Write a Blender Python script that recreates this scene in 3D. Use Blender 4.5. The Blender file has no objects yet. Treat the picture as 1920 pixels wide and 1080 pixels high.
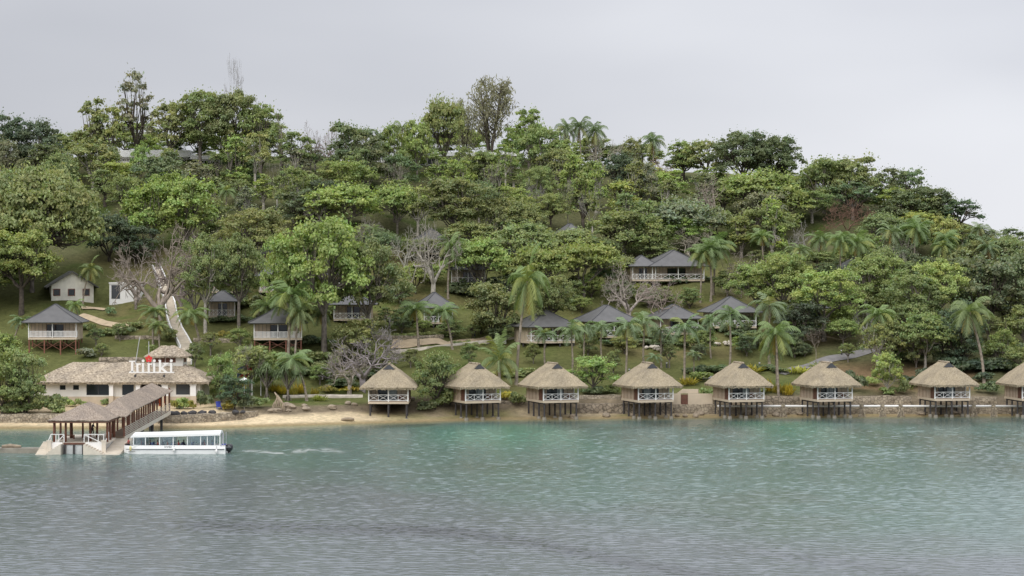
import bpy, bmesh, math, random
import numpy as np
from mathutils import Vector, Matrix, noise as mnoise
R = math.radians
sc = bpy.context.scene
COL = sc.collection
rnd = random.Random(11)
K, HC, HY = 4350.0, 23.2, 500.0      # focal length in photo pixels, eye height above the sea (m), horizon row

def PX(x, y, Y):
    """world point seen at photo pixel x,y when it stands Y metres away"""
    return Vector(((x-960)/K*Y, Y, HC+(HY-y)/K*Y))

# ------------------------------------------------------------------ materials
def new_mat(name):
    m = bpy.data.materials.new(name); m.use_nodes = True
    nt = m.node_tree; b = nt.nodes['Principled BSDF']
    return m, nt, b
def N(nt, t, **kw):
    n = nt.nodes.new(t)
    for k, v in kw.items():
        if k.startswith('i_'): n.inputs[k[2:].replace('_', ' ')].default_value = v
        else: setattr(n, k, v)
    return n
def L(nt, a, b): nt.links.new(a, b)
def c4(c): return (c[0], c[1], c[2], 1)

def simple_mat(name, col, rough=0.7, var=0.18, scale=1.2, bump=0.0, bscale=20, metallic=0, stretch=(1, 1, 1), col2=None):
    """base colour with two octaves of weathering noise and optional bump"""
    m, nt, b = new_mat(name)
    tc = N(nt, 'ShaderNodeTexCoord'); mp = N(nt, 'ShaderNodeMapping'); mp.inputs['Scale'].default_value = stretch
    L(nt, tc.outputs['Object'], mp.inputs['Vector'])
    n1 = N(nt, 'ShaderNodeTexNoise', i_Scale=scale, i_Detail=6.0, i_Roughness=0.65)
    L(nt, mp.outputs['Vector'], n1.inputs['Vector'])
    r = N(nt, 'ShaderNodeValToRGB')
    r.color_ramp.elements[0].position = 0.3; r.color_ramp.elements[1].position = 0.7
    c2 = col2 or tuple(min(1, c*(1+var)) for c in col)
    r.color_ramp.elements[0].color = c4(tuple(c*(1-var) for c in col)); r.color_ramp.elements[1].color = c4(c2)
    L(nt, n1.outputs['Fac'], r.inputs['Fac']); L(nt, r.outputs['Color'], b.inputs['Base Color'])
    b.inputs['Roughness'].default_value = rough; b.inputs['Metallic'].default_value = metallic
    if bump:
        n2 = N(nt, 'ShaderNodeTexNoise', i_Scale=bscale, i_Detail=4.0)
        L(nt, mp.outputs['Vector'], n2.inputs['Vector'])
        bp = N(nt, 'ShaderNodeBump', i_Strength=bump, i_Distance=0.1)
        L(nt, n2.outputs['Fac'], bp.inputs['Height']); L(nt, bp.outputs['Normal'], b.inputs['Normal'])
    return m

def thatch_mat(name, ca, cb, cc, ms_=(3, 3, 1.1)):
    m, nt, b = new_mat(name)
    tc = N(nt, 'ShaderNodeTexCoord'); mp = N(nt, 'ShaderNodeMapping'); mp.inputs['Scale'].default_value = ms_
    oi = N(nt, 'ShaderNodeObjectInfo'); sh = N(nt, 'ShaderNodeVectorMath', operation='MULTIPLY_ADD'); sh.inputs[1].default_value = (37, 53, 11)
    L(nt, oi.outputs['Random'], sh.inputs[0]); L(nt, tc.outputs['Object'], sh.inputs[2]); L(nt, sh.outputs[0], mp.inputs['Vector'])
    n1 = N(nt, 'ShaderNodeTexNoise', i_Scale=2.2, i_Detail=8.0, i_Roughness=0.75)
    L(nt, mp.outputs['Vector'], n1.inputs['Vector'])
    n2 = N(nt, 'ShaderNodeTexNoise', i_Scale=0.5, i_Detail=3.0)
    L(nt, sh.outputs[0], n2.inputs['Vector'])
    r = N(nt, 'ShaderNodeValToRGB'); e = r.color_ramp.elements
    e[0].position = 0.33; e[0].color = c4(ca); e[1].position = 0.68; e[1].color = c4(cc)
    k = e.new(0.5); k.color = c4(cb)
    L(nt, n1.outputs['Fac'], r.inputs['Fac'])
    mx = N(nt, 'ShaderNodeMixRGB', blend_type='MULTIPLY'); mx.inputs['Fac'].default_value = 0.8
    r2 = N(nt, 'ShaderNodeValToRGB'); r2.color_ramp.elements[0].position = .3; r2.color_ramp.elements[0].color = (.72, .72, .74, 1)
    r2.color_ramp.elements[1].position = .7; r2.color_ramp.elements[1].color = (1.1, 1.08, 1.04, 1)
    L(nt, n2.outputs['Fac'], r2.inputs['Fac'])
    L(nt, r.outputs['Color'], mx.inputs['Color1']); L(nt, r2.outputs['Color'], mx.inputs['Color2'])
    L(nt, mx.outputs['Color'], b.inputs['Base Color'])
    b.inputs['Roughness'].default_value = 1; b.inputs['Specular IOR Level'].default_value = 0.05
    bp = N(nt, 'ShaderNodeBump', i_Strength=0.9, i_Distance=0.12)
    L(nt, n1.outputs['Fac'], bp.inputs['Height']); L(nt, bp.outputs['Normal'], b.inputs['Normal'])
    return m

def board_mat(name, col, pitch=0.45, axis='X', groove=0.5, rough=0.75):
    """painted boards: darker groove every pitch metres"""
    m, nt, b = new_mat(name)
    tc = N(nt, 'ShaderNodeTexCoord'); sp = N(nt, 'ShaderNodeSeparateXYZ')
    L(nt, tc.outputs['Object'], sp.inputs['Vector'])
    ad = N(nt, 'ShaderNodeMath', operation='ADD')
    if axis == 'XY': L(nt, sp.outputs['X'], ad.inputs[0]); L(nt, sp.outputs['Y'], ad.inputs[1])
    else: L(nt, sp.outputs[axis], ad.inputs[0]); ad.inputs[1].default_value = 100
    dv = N(nt, 'ShaderNodeMath', operation='DIVIDE'); dv.inputs[1].default_value = pitch; L(nt, ad.outputs[0], dv.inputs[0])
    fr = N(nt, 'ShaderNodeMath', operation='FRACT'); L(nt, dv.outputs[0], fr.inputs[0])
    gt = N(nt, 'ShaderNodeMath', operation='GREATER_THAN'); gt.inputs[1].default_value = 0.84; L(nt, fr.outputs[0], gt.inputs[0])
    n1 = N(nt, 'ShaderNodeTexNoise', i_Scale=0.9, i_Detail=6.0); L(nt, tc.outputs['Object'], n1.inputs['Vector'])
    r = N(nt, 'ShaderNodeValToRGB'); r.color_ramp.elements[0].position = .3; r.color_ramp.elements[1].position = .7
    r.color_ramp.elements[0].color = c4([c*.8 for c in col]); r.color_ramp.elements[1].color = c4([min(1, c*1.12) for c in col])
    L(nt, n1.outputs['Fac'], r.inputs['Fac'])
    mx = N(nt, 'ShaderNodeMixRGB', blend_type='MIX'); mx.inputs['Color2'].default_value = c4([c*groove for c in col])
    L(nt, gt.outputs[0], mx.inputs['Fac']); L(nt, r.outputs['Color'], mx.inputs['Color1'])
    L(nt, mx.outputs['Color'], b.inputs['Base Color']); b.inputs['Roughness'].default_value = rough
    return m

def stone_mat(name, ca, cb, cm, scale=2.2):
    m, nt, b = new_mat(name)
    tc = N(nt, 'ShaderNodeTexCoord')
    v = N(nt, 'ShaderNodeTexVoronoi', i_Scale=scale); v.feature = 'F1'
    ve = N(nt, 'ShaderNodeTexVoronoi', i_Scale=scale); ve.feature = 'DISTANCE_TO_EDGE'
    nz = N(nt, 'ShaderNodeTexNoise', i_Scale=1.7, i_Detail=5.0)
    L(nt, tc.outputs['Object'], nz.inputs['Vector'])
    mv = N(nt, 'ShaderNodeMixRGB'); mv.inputs['Fac'].default_value = 0.12
    L(nt, tc.outputs['Object'], mv.inputs['Color1']); L(nt, nz.outputs['Color'], mv.inputs['Color2'])
    L(nt, mv.outputs['Color'], v.inputs['Vector']); L(nt, mv.outputs['Color'], ve.inputs['Vector'])
    r = N(nt, 'ShaderNodeMixRGB'); r.inputs['Color1'].default_value = c4(ca); r.inputs['Color2'].default_value = c4(cb)
    sp = N(nt, 'ShaderNodeSeparateColor'); L(nt, v.outputs['Color'], sp.inputs['Color']); L(nt, sp.outputs[0], r.inputs['Fac'])
    mr = N(nt, 'ShaderNodeMapRange'); mr.inputs['From Max'].default_value = 0.08; L(nt, ve.outputs['Distance'], mr.inputs['Value'])
    mx = N(nt, 'ShaderNodeMixRGB'); mx.inputs['Color1'].default_value = c4(cm)
    L(nt, mr.outputs['Result'], mx.inputs['Fac']); L(nt, r.outputs['Color'], mx.inputs['Color2'])
    L(nt, mx.outputs['Color'], b.inputs['Base Color']); b.inputs['Roughness'].default_value = .9
    bp = N(nt, 'ShaderNodeBump', i_Strength=.8, i_Distance=.1); L(nt, mr.outputs['Result'], bp.inputs['Height'])
    L(nt, bp.outputs['Normal'], b.inputs['Normal'])
    return m

def leaf_mat(name, trans=0.35):
    """leaf colour = the object's own tint x per-leaf variation"""
    m = bpy.data.materials.new(name); m.use_nodes = True; nt = m.node_tree; nt.nodes.clear()
    oi = N(nt, 'ShaderNodeObjectInfo'); at = N(nt, 'ShaderNodeAttribute', attribute_name='lc')
    mx = N(nt, 'ShaderNodeMixRGB', blend_type='MULTIPLY'); mx.inputs['Fac'].default_value = 1
    L(nt, oi.outputs['Color'], mx.inputs['Color1']); L(nt, at.outputs['Color'], mx.inputs['Color2'])
    d = N(nt, 'ShaderNodeBsdfDiffuse'); t = N(nt, 'ShaderNodeBsdfTranslucent')
    L(nt, mx.outputs['Color'], d.inputs['Color'])
    hs = N(nt, 'ShaderNodeMixRGB', blend_type='MULTIPLY'); hs.inputs['Fac'].default_value = 1; hs.inputs['Color2'].default_value = (1.15, 1.25, .6, 1)
    L(nt, mx.outputs['Color'], hs.inputs['Color1']); L(nt, hs.outputs['Color'], t.inputs['Color'])
    ms = N(nt, 'ShaderNodeMixShader'); ms.inputs['Fac'].default_value = trans
    L(nt, d.outputs[0], ms.inputs[1]); L(nt, t.outputs[0], ms.inputs[2])
    gl = N(nt, 'ShaderNodeBsdfGlossy', i_Roughness=0.7); gl.inputs['Color'].default_value = (1, 1, 1, 1)
    m2 = N(nt, 'ShaderNodeMixShader'); m2.inputs['Fac'].default_value = 0.03
    L(nt, ms.outputs[0], m2.inputs[1]); L(nt, gl.outputs[0], m2.inputs[2])
    o = N(nt, 'ShaderNodeOutputMaterial'); L(nt, m2.outputs[0], o.inputs['Surface'])
    return m

def bark_mat(name):
    m, nt, b = new_mat(name)
    oi = N(nt, 'ShaderNodeObjectInfo'); tc = N(nt, 'ShaderNodeTexCoord')
    n = N(nt, 'ShaderNodeTexNoise', i_Scale=2.5, i_Detail=6.0); L(nt, tc.outputs['Object'], n.inputs['Vector'])
    r = N(nt, 'ShaderNodeValToRGB'); r.color_ramp.elements[0].color = (.55, .55, .55, 1); r.color_ramp.elements[1].color = (1.3, 1.3, 1.3, 1)
    r.color_ramp.elements[0].position = .3; r.color_ramp.elements[1].position = .7
    L(nt, n.outputs['Fac'], r.inputs['Fac'])
    mx = N(nt, 'ShaderNodeMixRGB', blend_type='MULTIPLY'); mx.inputs['Fac'].default_value = 1
    L(nt, oi.outputs['Color'], mx.inputs['Color1']); L(nt, r.outputs['Color'], mx.inputs['Color2'])
    L(nt, mx.outputs['Color'], b.inputs['Base Color']); b.inputs['Roughness'].default_value = .95
    b.inputs['Specular IOR Level'].default_value = 0.1
    return m

def glass_mat(name, col=(.02, .025, .03), rough=.08):
    m, nt, b = new_mat(name); b.inputs['Base Color'].default_value = c4(col); b.inputs['Roughness'].default_value = rough
    return m
def clear_mat(name):
    m = bpy.data.materials.new(name); m.use_nodes = True; nt = m.node_tree; nt.nodes.clear()
    t = N(nt, 'ShaderNodeBsdfTransparent'); t.inputs['Color'].default_value = (.86, .9, .92, 1)
    g = N(nt, 'ShaderNodeBsdfGlossy', i_Roughness=.08); g.inputs['Color'].default_value = (.9, .95, 1, 1)
    ms = N(nt, 'ShaderNodeMixShader'); ms.inputs['Fac'].default_value = .16
    L(nt, t.outputs[0], ms.inputs[1]); L(nt, g.outputs[0], ms.inputs[2])
    o = N(nt, 'ShaderNodeOutputMaterial'); L(nt, ms.outputs[0], o.inputs['Surface'])
    return m

M = {}
M['thatch'] = thatch_mat('thatch_tan', (.22, .18, .125), (.36, .305, .215), (.51, .44, .335))
M['thatch_grey'] = thatch_mat('thatch_grey', (.10, .08, .06), (.37, .31, .235), (.68, .59, .46), (1.3, 1.5, 1.3))
M['shake'] = thatch_mat('shake_roof', (.13, .10, .08), (.33, .275, .225), (.58, .50, .42))
M['white'] = simple_mat('white_paint', (.80, .79, .77), .5, .06, .8)
M['offwhite'] = simple_mat('offwhite_render', (.66, .64, .59), .8, .08, .5)
M['cream'] = board_mat('cream_boards', (.82, .79, .70), .22, 'XY', .82)
M['beige'] = board_mat('beige_battens', (.58, .475, .36), .62, 'XY', .55)
M['beige_plain'] = simple_mat('beige_paint', (.56, .47, .355), .75, .1, .6)
M['tan_band'] = simple_mat('tan_render', (.52, .43, .32), .85, .12, .7)
M['grey_roof'] = board_mat('grey_roof_sheet', (.112, .110, .108), .28, 'XY', .8, .55)
M['vent'] = simple_mat('vent_dark', (.06, .062, .07), .7)
M['dark_wood'] = simple_mat('dark_stilt_wood', (.055, .05, .05), .85, .3, 3)
M['red_wood'] = simple_mat('red_brown_timber', (.20, .082, .052), .7, .3, 2.5)
M['brown_wood'] = simple_mat('brown_timber', (.13, .055, .035), .7, .35, 2.5)
M['floor_wood'] = simple_mat('deck_timber', (.22, .16, .11), .8, .2, 2)
M['concrete'] = simple_mat('concrete', (.42, .40, .37), .9, .2, .8, .3, 6)
M['grey_render'] = simple_mat('grey_render', (.56, .57, .56), .9, .16, .8)
M['concrete_pale'] = simple_mat('pale_concrete', (.60, .54, .45), .9, .14, .9, .2, 8)
M['concrete_wet'] = simple_mat('stained_concrete', (.24, .22, .18), .85, .3, .8, .3, 6)
M['stone'] = stone_mat('coral_stone', (.26, .215, .16), (.40, .34, .25), (.15, .125, .09), 2.4)
M['stone_dark'] = stone_mat('dark_coral_stone', (.19, .155, .115), (.36, .30, .225), (.10, .085, .06), 1.9)
M['rock'] = simple_mat('dark_boulder', (.045, .043, .045), .8, .4, 2, .5, 5)
M['rock_tan'] = simple_mat('tan_rock', (.27, .22, .16), .9, .35, 1.5, .5, 4)
M['glass'] = glass_mat('dark_glass')
M['glass_mid'] = glass_mat('grey_glass', (.06, .065, .07), .15)
M['interior'] = simple_mat('dark_interior', (.035, .03, .028), .9)
M['curtain'] = simple_mat('pale_curtain', (.38, .43, .45), .8, .12, 4, stretch=(6, 6, .3))
M['clear'] = clear_mat('boat_glazing')
M['boat_white'] = simple_mat('boat_gelcoat', (.86, .86, .85), .3, .04, .4)
M['boat_cream'] = simple_mat('boat_hull_cream', (.70, .68, .62), .35, .06, .4)
M['black'] = simple_mat('black_rubber', (.02, .02, .022), .5)
M['motor'] = simple_mat('outboard_cowl', (.025, .026, .03), .25, .1)
M['grey_metal'] = simple_mat('galvanised_metal', (.45, .46, .47), .5, .1, 2)
M['blue'] = simple_mat('blue_plastic', (.04, .06, .33), .5)
M['navy'] = simple_mat('navy_cloth', (.03, .04, .11), .9)
M['red'] = simple_mat('red_paint', (.62, .04, .035), .45)
M['orange'] = simple_mat('orange_vest', (.72, .12, .04), .8)
M['yellow'] = simple_mat('yellow_fender', (.62, .55, .25), .6)
M['skin'] = simple_mat('skin_brown', (.16, .085, .055), .6, .08)
M['hair'] = simple_mat('hair_black', (.012, .01, .01), .6)
M['shirt_dark'] = simple_mat('shirt_dark', (.03, .04, .07), .9)
M['shirt_red'] = simple_mat('shirt_red', (.45, .06, .06), .9)
M['shirt_blue'] = simple_mat('shirt_blue', (.10, .16, .34), .9)
M['trouser'] = simple_mat('trousers_dark', (.02, .022, .03), .9)
M['asphalt'] = simple_mat('asphalt', (.19, .18, .175), .9, .2, .7, .2, 12)
M['pathsand'] = simple_mat('sand_path', (.46, .36, .24), .95, .2, .8, .2, 10)
M['kerb'] = simple_mat('kerb_stone', (.5, .45, .38), .9, .25, 1.2)
M['paleroof'] = simple_mat('white_roof_sheet', (.86, .86, .86), .5, .04, .3)
M['leaf'] = leaf_mat('leaf'); M['leaf_palm'] = leaf_mat('palm_leaf', .3); M['bark'] = bark_mat('bark')
M['driftwood'] = simple_mat('driftwood', (.3, .24, .17), .9, .3, 2)

# ------------------------------------------------------------------ mesh helpers
class MB:
    def __init__(s): s.v = []; s.f = []; s.mi = []; s.m = 0
    def add(s, vs, fs):
        o = len(s.v); s.v += [tuple(p) for p in vs]
        for f in fs: s.f.append(tuple(i+o for i in f)); s.mi.append(s.m)
        return s
    def box(s, x0, x1, y0, y1, z0, z1):
        return s.add([(x0,y0,z0),(x1,y0,z0),(x1,y1,z0),(x0,y1,z0),(x0,y0,z1),(x1,y0,z1),(x1,y1,z1),(x0,y1,z1)],
                     [(0,3,2,1),(4,5,6,7),(0,1,5,4),(1,2,6,5),(2,3,7,6),(3,0,4,7)])
    def beam(s, p, q, w, h=None):
        p, q = Vector(p), Vector(q); h = h or w; d = (q-p).normalized()
        up = Vector((0,0,1)) if abs(d.z) < .95 else Vector((0,1,0))
        a = d.cross(up).normalized()*w/2; b = a.cross(d).normalized()*h/2
        vs = [p-a-b, p+a-b, p+a+b, p-a+b, q-a-b, q+a-b, q+a+b, q-a+b]
        return s.add(vs, [(0,1,2,3),(7,6,5,4),(0,4,5,1),(1,5,6,2),(2,6,7,3),(3,7,4,0)])
    def tube(s, pts, rad, n=6, cap=True):
        pts = [Vector(p) for p in pts]; k = len(pts); vs = []; ref = Vector((.31,.17,.93)).normalized()
        for i, p in enumerate(pts):
            d = (pts[min(i+1,k-1)]-pts[max(i-1,0)]).normalized()
            r_ = ref if abs(d.dot(ref)) < .97 else Vector((1,0,0))
            a = d.cross(r_).normalized(); b = d.cross(a); r = rad[i] if hasattr(rad,'__len__') else rad
            for j in range(n):
                t = 2*math.pi*j/n; vs.append(p+(a*math.cos(t)+b*math.sin(t))*r)
        fs = [(i*n+j, i*n+(j+1)%n, (i+1)*n+(j+1)%n, (i+1)*n+j) for i in range(k-1) for j in range(n)]
        if cap: fs += [tuple(range(n))[::-1], tuple((k-1)*n+j for j in range(n))]
        return s.add(vs, fs)
    def prism(s, poly, y0, y1):            # poly in x,z, extruded along y
        n = len(poly); vs = [(x,y0,z) for x,z in poly]+[(x,y1,z) for x,z in poly]
        return s.add(vs, [tuple(range(n)), tuple(range(n,2*n))[::-1]]+[((i+1)%n, i, n+i, n+(i+1)%n) for i in range(n)])
    def build(s, name, mats, parent=None, smooth=False):
        me = bpy.data.meshes.new(name); me.from_pydata(s.v, [], s.f); me.update()
        for m in (mats if isinstance(mats,(list,tuple)) else [mats]): me.materials.append(M[m] if isinstance(m,str) else m)
        if len(me.materials) > 1: me.polygons.foreach_set('material_index', s.mi)
        if smooth: me.polygons.foreach_set('use_smooth', [True]*len(s.f))
        o = bpy.data.objects.new(name, me); COL.objects.link(o)
        if parent: o.parent = parent
        return o

def tag(o, label=None, cat=None, group=None, kind=None):
    if label: o['label'] = label
    if cat: o['category'] = cat
    if group: o['group'] = group
    if kind: o['kind'] = kind
    return o
def empty(name, loc=(0,0,0), rz=0, label=None, cat=None, group=None):
    o = bpy.data.objects.new(name, None); COL.objects.link(o); o.empty_display_size = .5
    o.location = loc; o.rotation_euler = (0,0,rz); tag(o, label, cat, group)
    return o
KIDS = {}
def copy_tree(o, parent=None):
    c = o.copy(); COL.objects.link(c)
    if parent: c.parent = parent
    for ch in o.children: copy_tree(ch, c)
    return c
def np_mesh(name, verts, quads, mats, cols=None, smooth=False, attrs=None):
    me = bpy.data.meshes.new(name); nv = len(verts); nq = len(quads); k = quads.shape[1]
    me.vertices.add(nv); me.vertices.foreach_set('co', np.asarray(verts, np.float32).ravel())
    me.loops.add(nq*k); me.polygons.add(nq)
    me.polygons.foreach_set('loop_start', np.arange(0, nq*k, k, dtype=np.int32))
    me.loops.foreach_set('vertex_index', np.asarray(quads, np.int32).ravel())
    if smooth: me.polygons.foreach_set('use_smooth', np.ones(nq, bool))
    me.update(calc_edges=True)
    for m in mats: me.materials.append(M[m] if isinstance(m,str) else m)
    if cols is not None:
        a = me.color_attributes.new('lc', 'FLOAT_COLOR', 'POINT')
        c = np.ones((nv,4), np.float32); c[:,:3] = cols; a.data.foreach_set('color', c.ravel())
    for nm, arr in (attrs or {}).items():
        a = me.attributes.new(nm, 'FLOAT', 'POINT'); a.data.foreach_set('value', np.asarray(arr, np.float32).ravel())
    return me
def link(name, me, parent=None):
    o = bpy.data.objects.new(name, me); COL.objects.link(o)
    if parent: o.parent = parent
    return o

# ------------------------------------------------------------------ terrain
_sh = [(-700,806),(-300,804),(0,803),(250,803),(400,802),(500,799),(600,796),(700,793),(800,790),(900,787),(1000,786),(1200,784),(1400,782),(1920,779),(2600,776)]
_shY = [HC*K/(y-500) for x,y in _sh]; _shX = [(x-960)/K*Y for (x,y),Y in zip(_sh,_shY)]
def shore(X): return np.interp(X, _shX, _shY)
_pl = np.array([(-400,-14),(-60,-6),(-20,-2.0),(-6,-.7),(0,0),(4.5,.8),(6,1.9),(22,2.2),(31,2.9),(37,6.6),(45,8.9),(62,13.2),(80,18.2),(100,24.5),(130,34),(160,44),(220,58)])
_pm = np.array([(-400,-14),(-60,-6),(-20,-2.0),(-6,-.7),(0,0),(9,1.35),(11.5,2.2),(27,2.6),(36,5.5),(45,9.0),(60,13.5),(80,19.8),(105,27.5),(130,35.5),(160,45),(220,58)])
_pr = np.array([(-400,-14),(-60,-6),(-20,-2.0),(-6,-.7),(0,0),(5.5,.6),(7,1.9),(10,3.0),(14,3.6),(30,6.4),(45,10.2),(57,13.7),(75,19.2),(105,28.5),(123,34.2),(142,40.3),(165,47),(220,60)])
_rd = [(-500,300),(0,300),(400,292),(700,300),(1000,300),(1200,315),(1400,332),(1600,370),(1700,402),(1760,432),(1830,476),(1920,505),(2100,530),(2500,560)]
_rdX = [(x-960)/K*525 for x,y in _rd]; _rdZ = [HC+(500-y)/K*525 for x,y in _rd]
def ss(a, b, x): t = np.clip((x-a)/(b-a), 0, 1); return t*t*(3-2*t)
def ground(X, Y):
    X = np.asarray(X, float); Y = np.asarray(Y, float); s = Y-shore(X)
    zl = np.interp(s,_pl[:,0],_pl[:,1]); zm = np.interp(s,_pm[:,0],_pm[:,1]); zr = np.interp(s,_pr[:,0],_pr[:,1])
    a = ss(-50,-40,X); b = ss(-22,-12,X)
    z = zl*(1-a)+zm*a; z = z*(1-b)+zr*b
    cap = np.interp(X,_rdX,_rdZ); k = 4.0
    h = np.clip(.5+.5*(cap-z)/k, 0, 1); z = cap*(1-h)+z*h-k*h*(1-h)
    f = ss(545, 800, Y); z = z*(1-f)-8*f
    e = ss(230, 330, np.abs(X)); z = z*(1-e)-8*e
    w = ss(16, 40, s)
    z = z + w*(.5*np.sin(X*.21+Y*.13+1)*np.sin(Y*.17-X*.06)+.3*np.sin(X*.53+2)*np.sin(Y*.41))
    return z
def gz(X, Y): return float(ground(X, Y))
def hit(x, y, y0=325.0):
    """where the line of sight through photo pixel x,y meets the ground"""
    Ys = np.arange(y0, 700, .25); Xs = (x-960)/K*Ys; zr = HC+(HY-y)/K*Ys
    d = ground(Xs, Ys)-zr; i = np.argmax(d > 0)
    if d[i] <= 0: i = int(np.argmin(np.abs(Ys-530)))
    return Vector((Xs[i], Ys[i], float(ground(Xs[i], Ys[i]))))
def pxof(P): return (960+K*P[0]/P[1], HY+(HC-P[2])*K/P[1])

tX = np.concatenate([np.arange(-330,-130,5), np.arange(-130,130,1.3), np.arange(130,331,5)])
tY = np.concatenate([np.arange(270,328,4), np.arange(328,372,.8), np.arange(372,560,2.2), np.arange(560,860,12)])
gX, gY = np.meshgrid(tX, tY); Z = ground(gX, gY); S = gY-shore(gX)
rs = np.random.RandomState(3)
Z = Z+(rs.rand(*Z.shape)-.5)*(.22*ss(4,9,S)*(1-ss(13,20,S))+.05*ss(0,3,S)+.15*ss(60,90,S))
def vnoise(X, Y, sc_, seed=0):
    r = np.random.RandomState(seed); T = r.rand(256,256); x = X/sc_; y = Y/sc_
    xi = np.floor(x).astype(int); yi = np.floor(y).astype(int); fx = x-xi; fy = y-yi; fx = fx*fx*(3-2*fx); fy = fy*fy*(3-2*fy)
    g = lambda a,b: T[a%256,b%256]
    return (g(xi,yi)*(1-fx)+g(xi+1,yi)*fx)*(1-fy)+(g(xi,yi+1)*(1-fx)+g(xi+1,yi+1)*fx)*fy
def mix(a, b, t): return a*(1-t[...,None])+b*t[...,None]
pyy = HY+(HC-Z)*K/gY; pxx = 960+K*gX/gY
n1 = vnoise(gX,gY,9,1); n2 = vnoise(gX,gY,3,2); n3 = vnoise(gX,gY,22,3)
sand = np.array([.64,.53,.37]); wet = np.array([.30,.24,.14]); seabed = np.array([.34,.36,.22]); rocky = np.array([.25,.205,.15])
grass = np.array([.118,.128,.05]); dry = np.array([.17,.145,.07]); dkgrass = np.array([.09,.125,.035]); forest = np.array([.11,.112,.058]); soil = np.array([.20,.135,.085])
rightness = ss(-35,-5,gX)
C = np.zeros(gX.shape+(3,))+sand
C = mix(C, mix(np.zeros_like(C)+sand*.62, np.array([.27,.25,.12]), ss(.3,.75,n2)), rightness)      # darker weedy shore on the right
C = mix(C, np.zeros_like(C)+wet, (1-ss(.05,.4,Z)))
C = mix(C, np.zeros_like(C)+seabed, (1-ss(-.5,-.05,Z)))
bank = ss(.9,1.3,Z+.6*(n2-.5))*ss(-44,-36,gX)+ss(1.0,1.3,Z)*(1-ss(-44,-36,gX))*.0
C = mix(C, mix(np.zeros_like(C)+rocky, np.zeros_like(C)+rocky*.5, n2), np.clip(bank,0,1))
gr = mix(np.zeros_like(C)+grass, np.zeros_like(C)+dry, ss(.4,.8,n3*.6+n1*.4)); gr = mix(gr, np.zeros_like(C)+dkgrass, ss(.55,.85,n2*.5+n1*.5))
terr = ss(2.0,2.3,Z)*ss(8,13,S)
C = mix(C, gr, terr)
plaza = (1-ss(-47,-43,gX))*ss(1.7,1.9,Z)*(1-ss(24,30,S))
C = mix(C, np.zeros_like(C)+np.array([.5,.4,.27]), plaza)
C = mix(C, mix(np.zeros_like(C)+soil, np.zeros_like(C)+forest, ss(.3,.6,n1)), ss(50,54,gX)*ss(8,14,S)*(1-ss(60,70,S))*.9)
fm = ss(505,465,pyy+40*(n3-.5)); fm = np.maximum(fm, ss(1500,1600,pxx)*ss(700,670,pyy)*.85)
fm = np.where(S < 12, 0, fm)
C = mix(C, mix(np.zeros_like(C)+forest, np.zeros_like(C)+dkgrass*.7, ss(.5,.8,n2)), fm)
m, nt, b = new_mat('ground_mix')
at = N(nt,'ShaderNodeAttribute',attribute_name='lc'); tc = N(nt,'ShaderNodeTexCoord')
nz = N(nt,'ShaderNodeTexNoise',i_Scale=1.1,i_Detail=10.0,i_Roughness=.85); L(nt,tc.outputs['Object'],nz.inputs['Vector'])
rr = N(nt,'ShaderNodeValToRGB'); rr.color_ramp.elements[0].position=.3; rr.color_ramp.elements[1].position=.7
rr.color_ramp.elements[0].color=(.45,.47,.45,1); rr.color_ramp.elements[1].color=(1.45,1.4,1.3,1); L(nt,nz.outputs['Fac'],rr.inputs['Fac'])
mm = N(nt,'ShaderNodeMixRGB',blend_type='MULTIPLY'); mm.inputs['Fac'].default_value=1
L(nt,at.outputs['Color'],mm.inputs['Color1']); L(nt,rr.outputs['Color'],mm.inputs['Color2']); L(nt,mm.outputs['Color'],b.inputs['Base Color'])
b.inputs['Roughness'].default_value=1; b.inputs['Specular IOR Level'].default_value=.05
bp = N(nt,'ShaderNodeBump',i_Strength=.5,i_Distance=.3); L(nt,nz.outputs['Fac'],bp.inputs['Height']); L(nt,bp.outputs['Normal'],b.inputs['Normal'])
ny, nx = gX.shape; idx = np.arange(ny*nx).reshape(ny,nx)
quads = np.stack([idx[:-1,:-1],idx[:-1,1:],idx[1:,1:],idx[1:,:-1]],-1).reshape(-1,4)
terrain = link('terrain', np_mesh('terrain', np.stack([gX,gY,Z],-1).reshape(-1,3), quads, [m], C.reshape(-1,3), True))
tag(terrain, kind='structure')

# ------------------------------------------------------------------ sea
def wave_tile(n=640, size=128.0, seed=5):
    r = np.random.RandomState(seed); k1 = np.fft.fftfreq(n, size/n)*2*np.pi; kx, ky = np.meshgrid(k1, k1); k = np.hypot(kx,ky)+1e-6
    kp = 2*np.pi/1.35
    sp = np.exp(-(kp/k)**2*1.2)*k**-2.9*np.exp(-(k/(2*np.pi/.45))**2)
    ang = np.arctan2(ky,kx); dirn = .25+np.abs(np.sin(ang+.25))**2.5
    a = np.sqrt(sp)*dirn*(r.randn(n,n)+1j*r.randn(n,n)); a[0,0] = 0
    h = np.real(np.fft.ifft2(a)); return h/h.std()
WT = wave_tile(); WT2 = wave_tile(seed=9)
def tile(T, X, Y, size=128.0):
    n = T.shape[0]; x = X/size*n; y = Y/size*n; xi = np.floor(x).astype(int); yi = np.floor(y).astype(int); fx = x-xi; fy = y-yi
    g = lambda a,b: T[b%n,a%n]
    return (g(xi,yi)*(1-fx)+g(xi+1,yi)*fx)*(1-fy)+(g(xi,yi+1)*(1-fx)+g(xi+1,yi+1)*fx)*fy
wx = np.concatenate([[-6000,-1500,-500,-200], np.arange(-112,112,.30), [200,500,1500,6000]])
wy = np.concatenate([[-3000,-500,-60,60,120], np.arange(140,366,.22), [400,600,1200,4000,14000]])
wX, wY = np.meshgrid(wx, wy)
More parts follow.
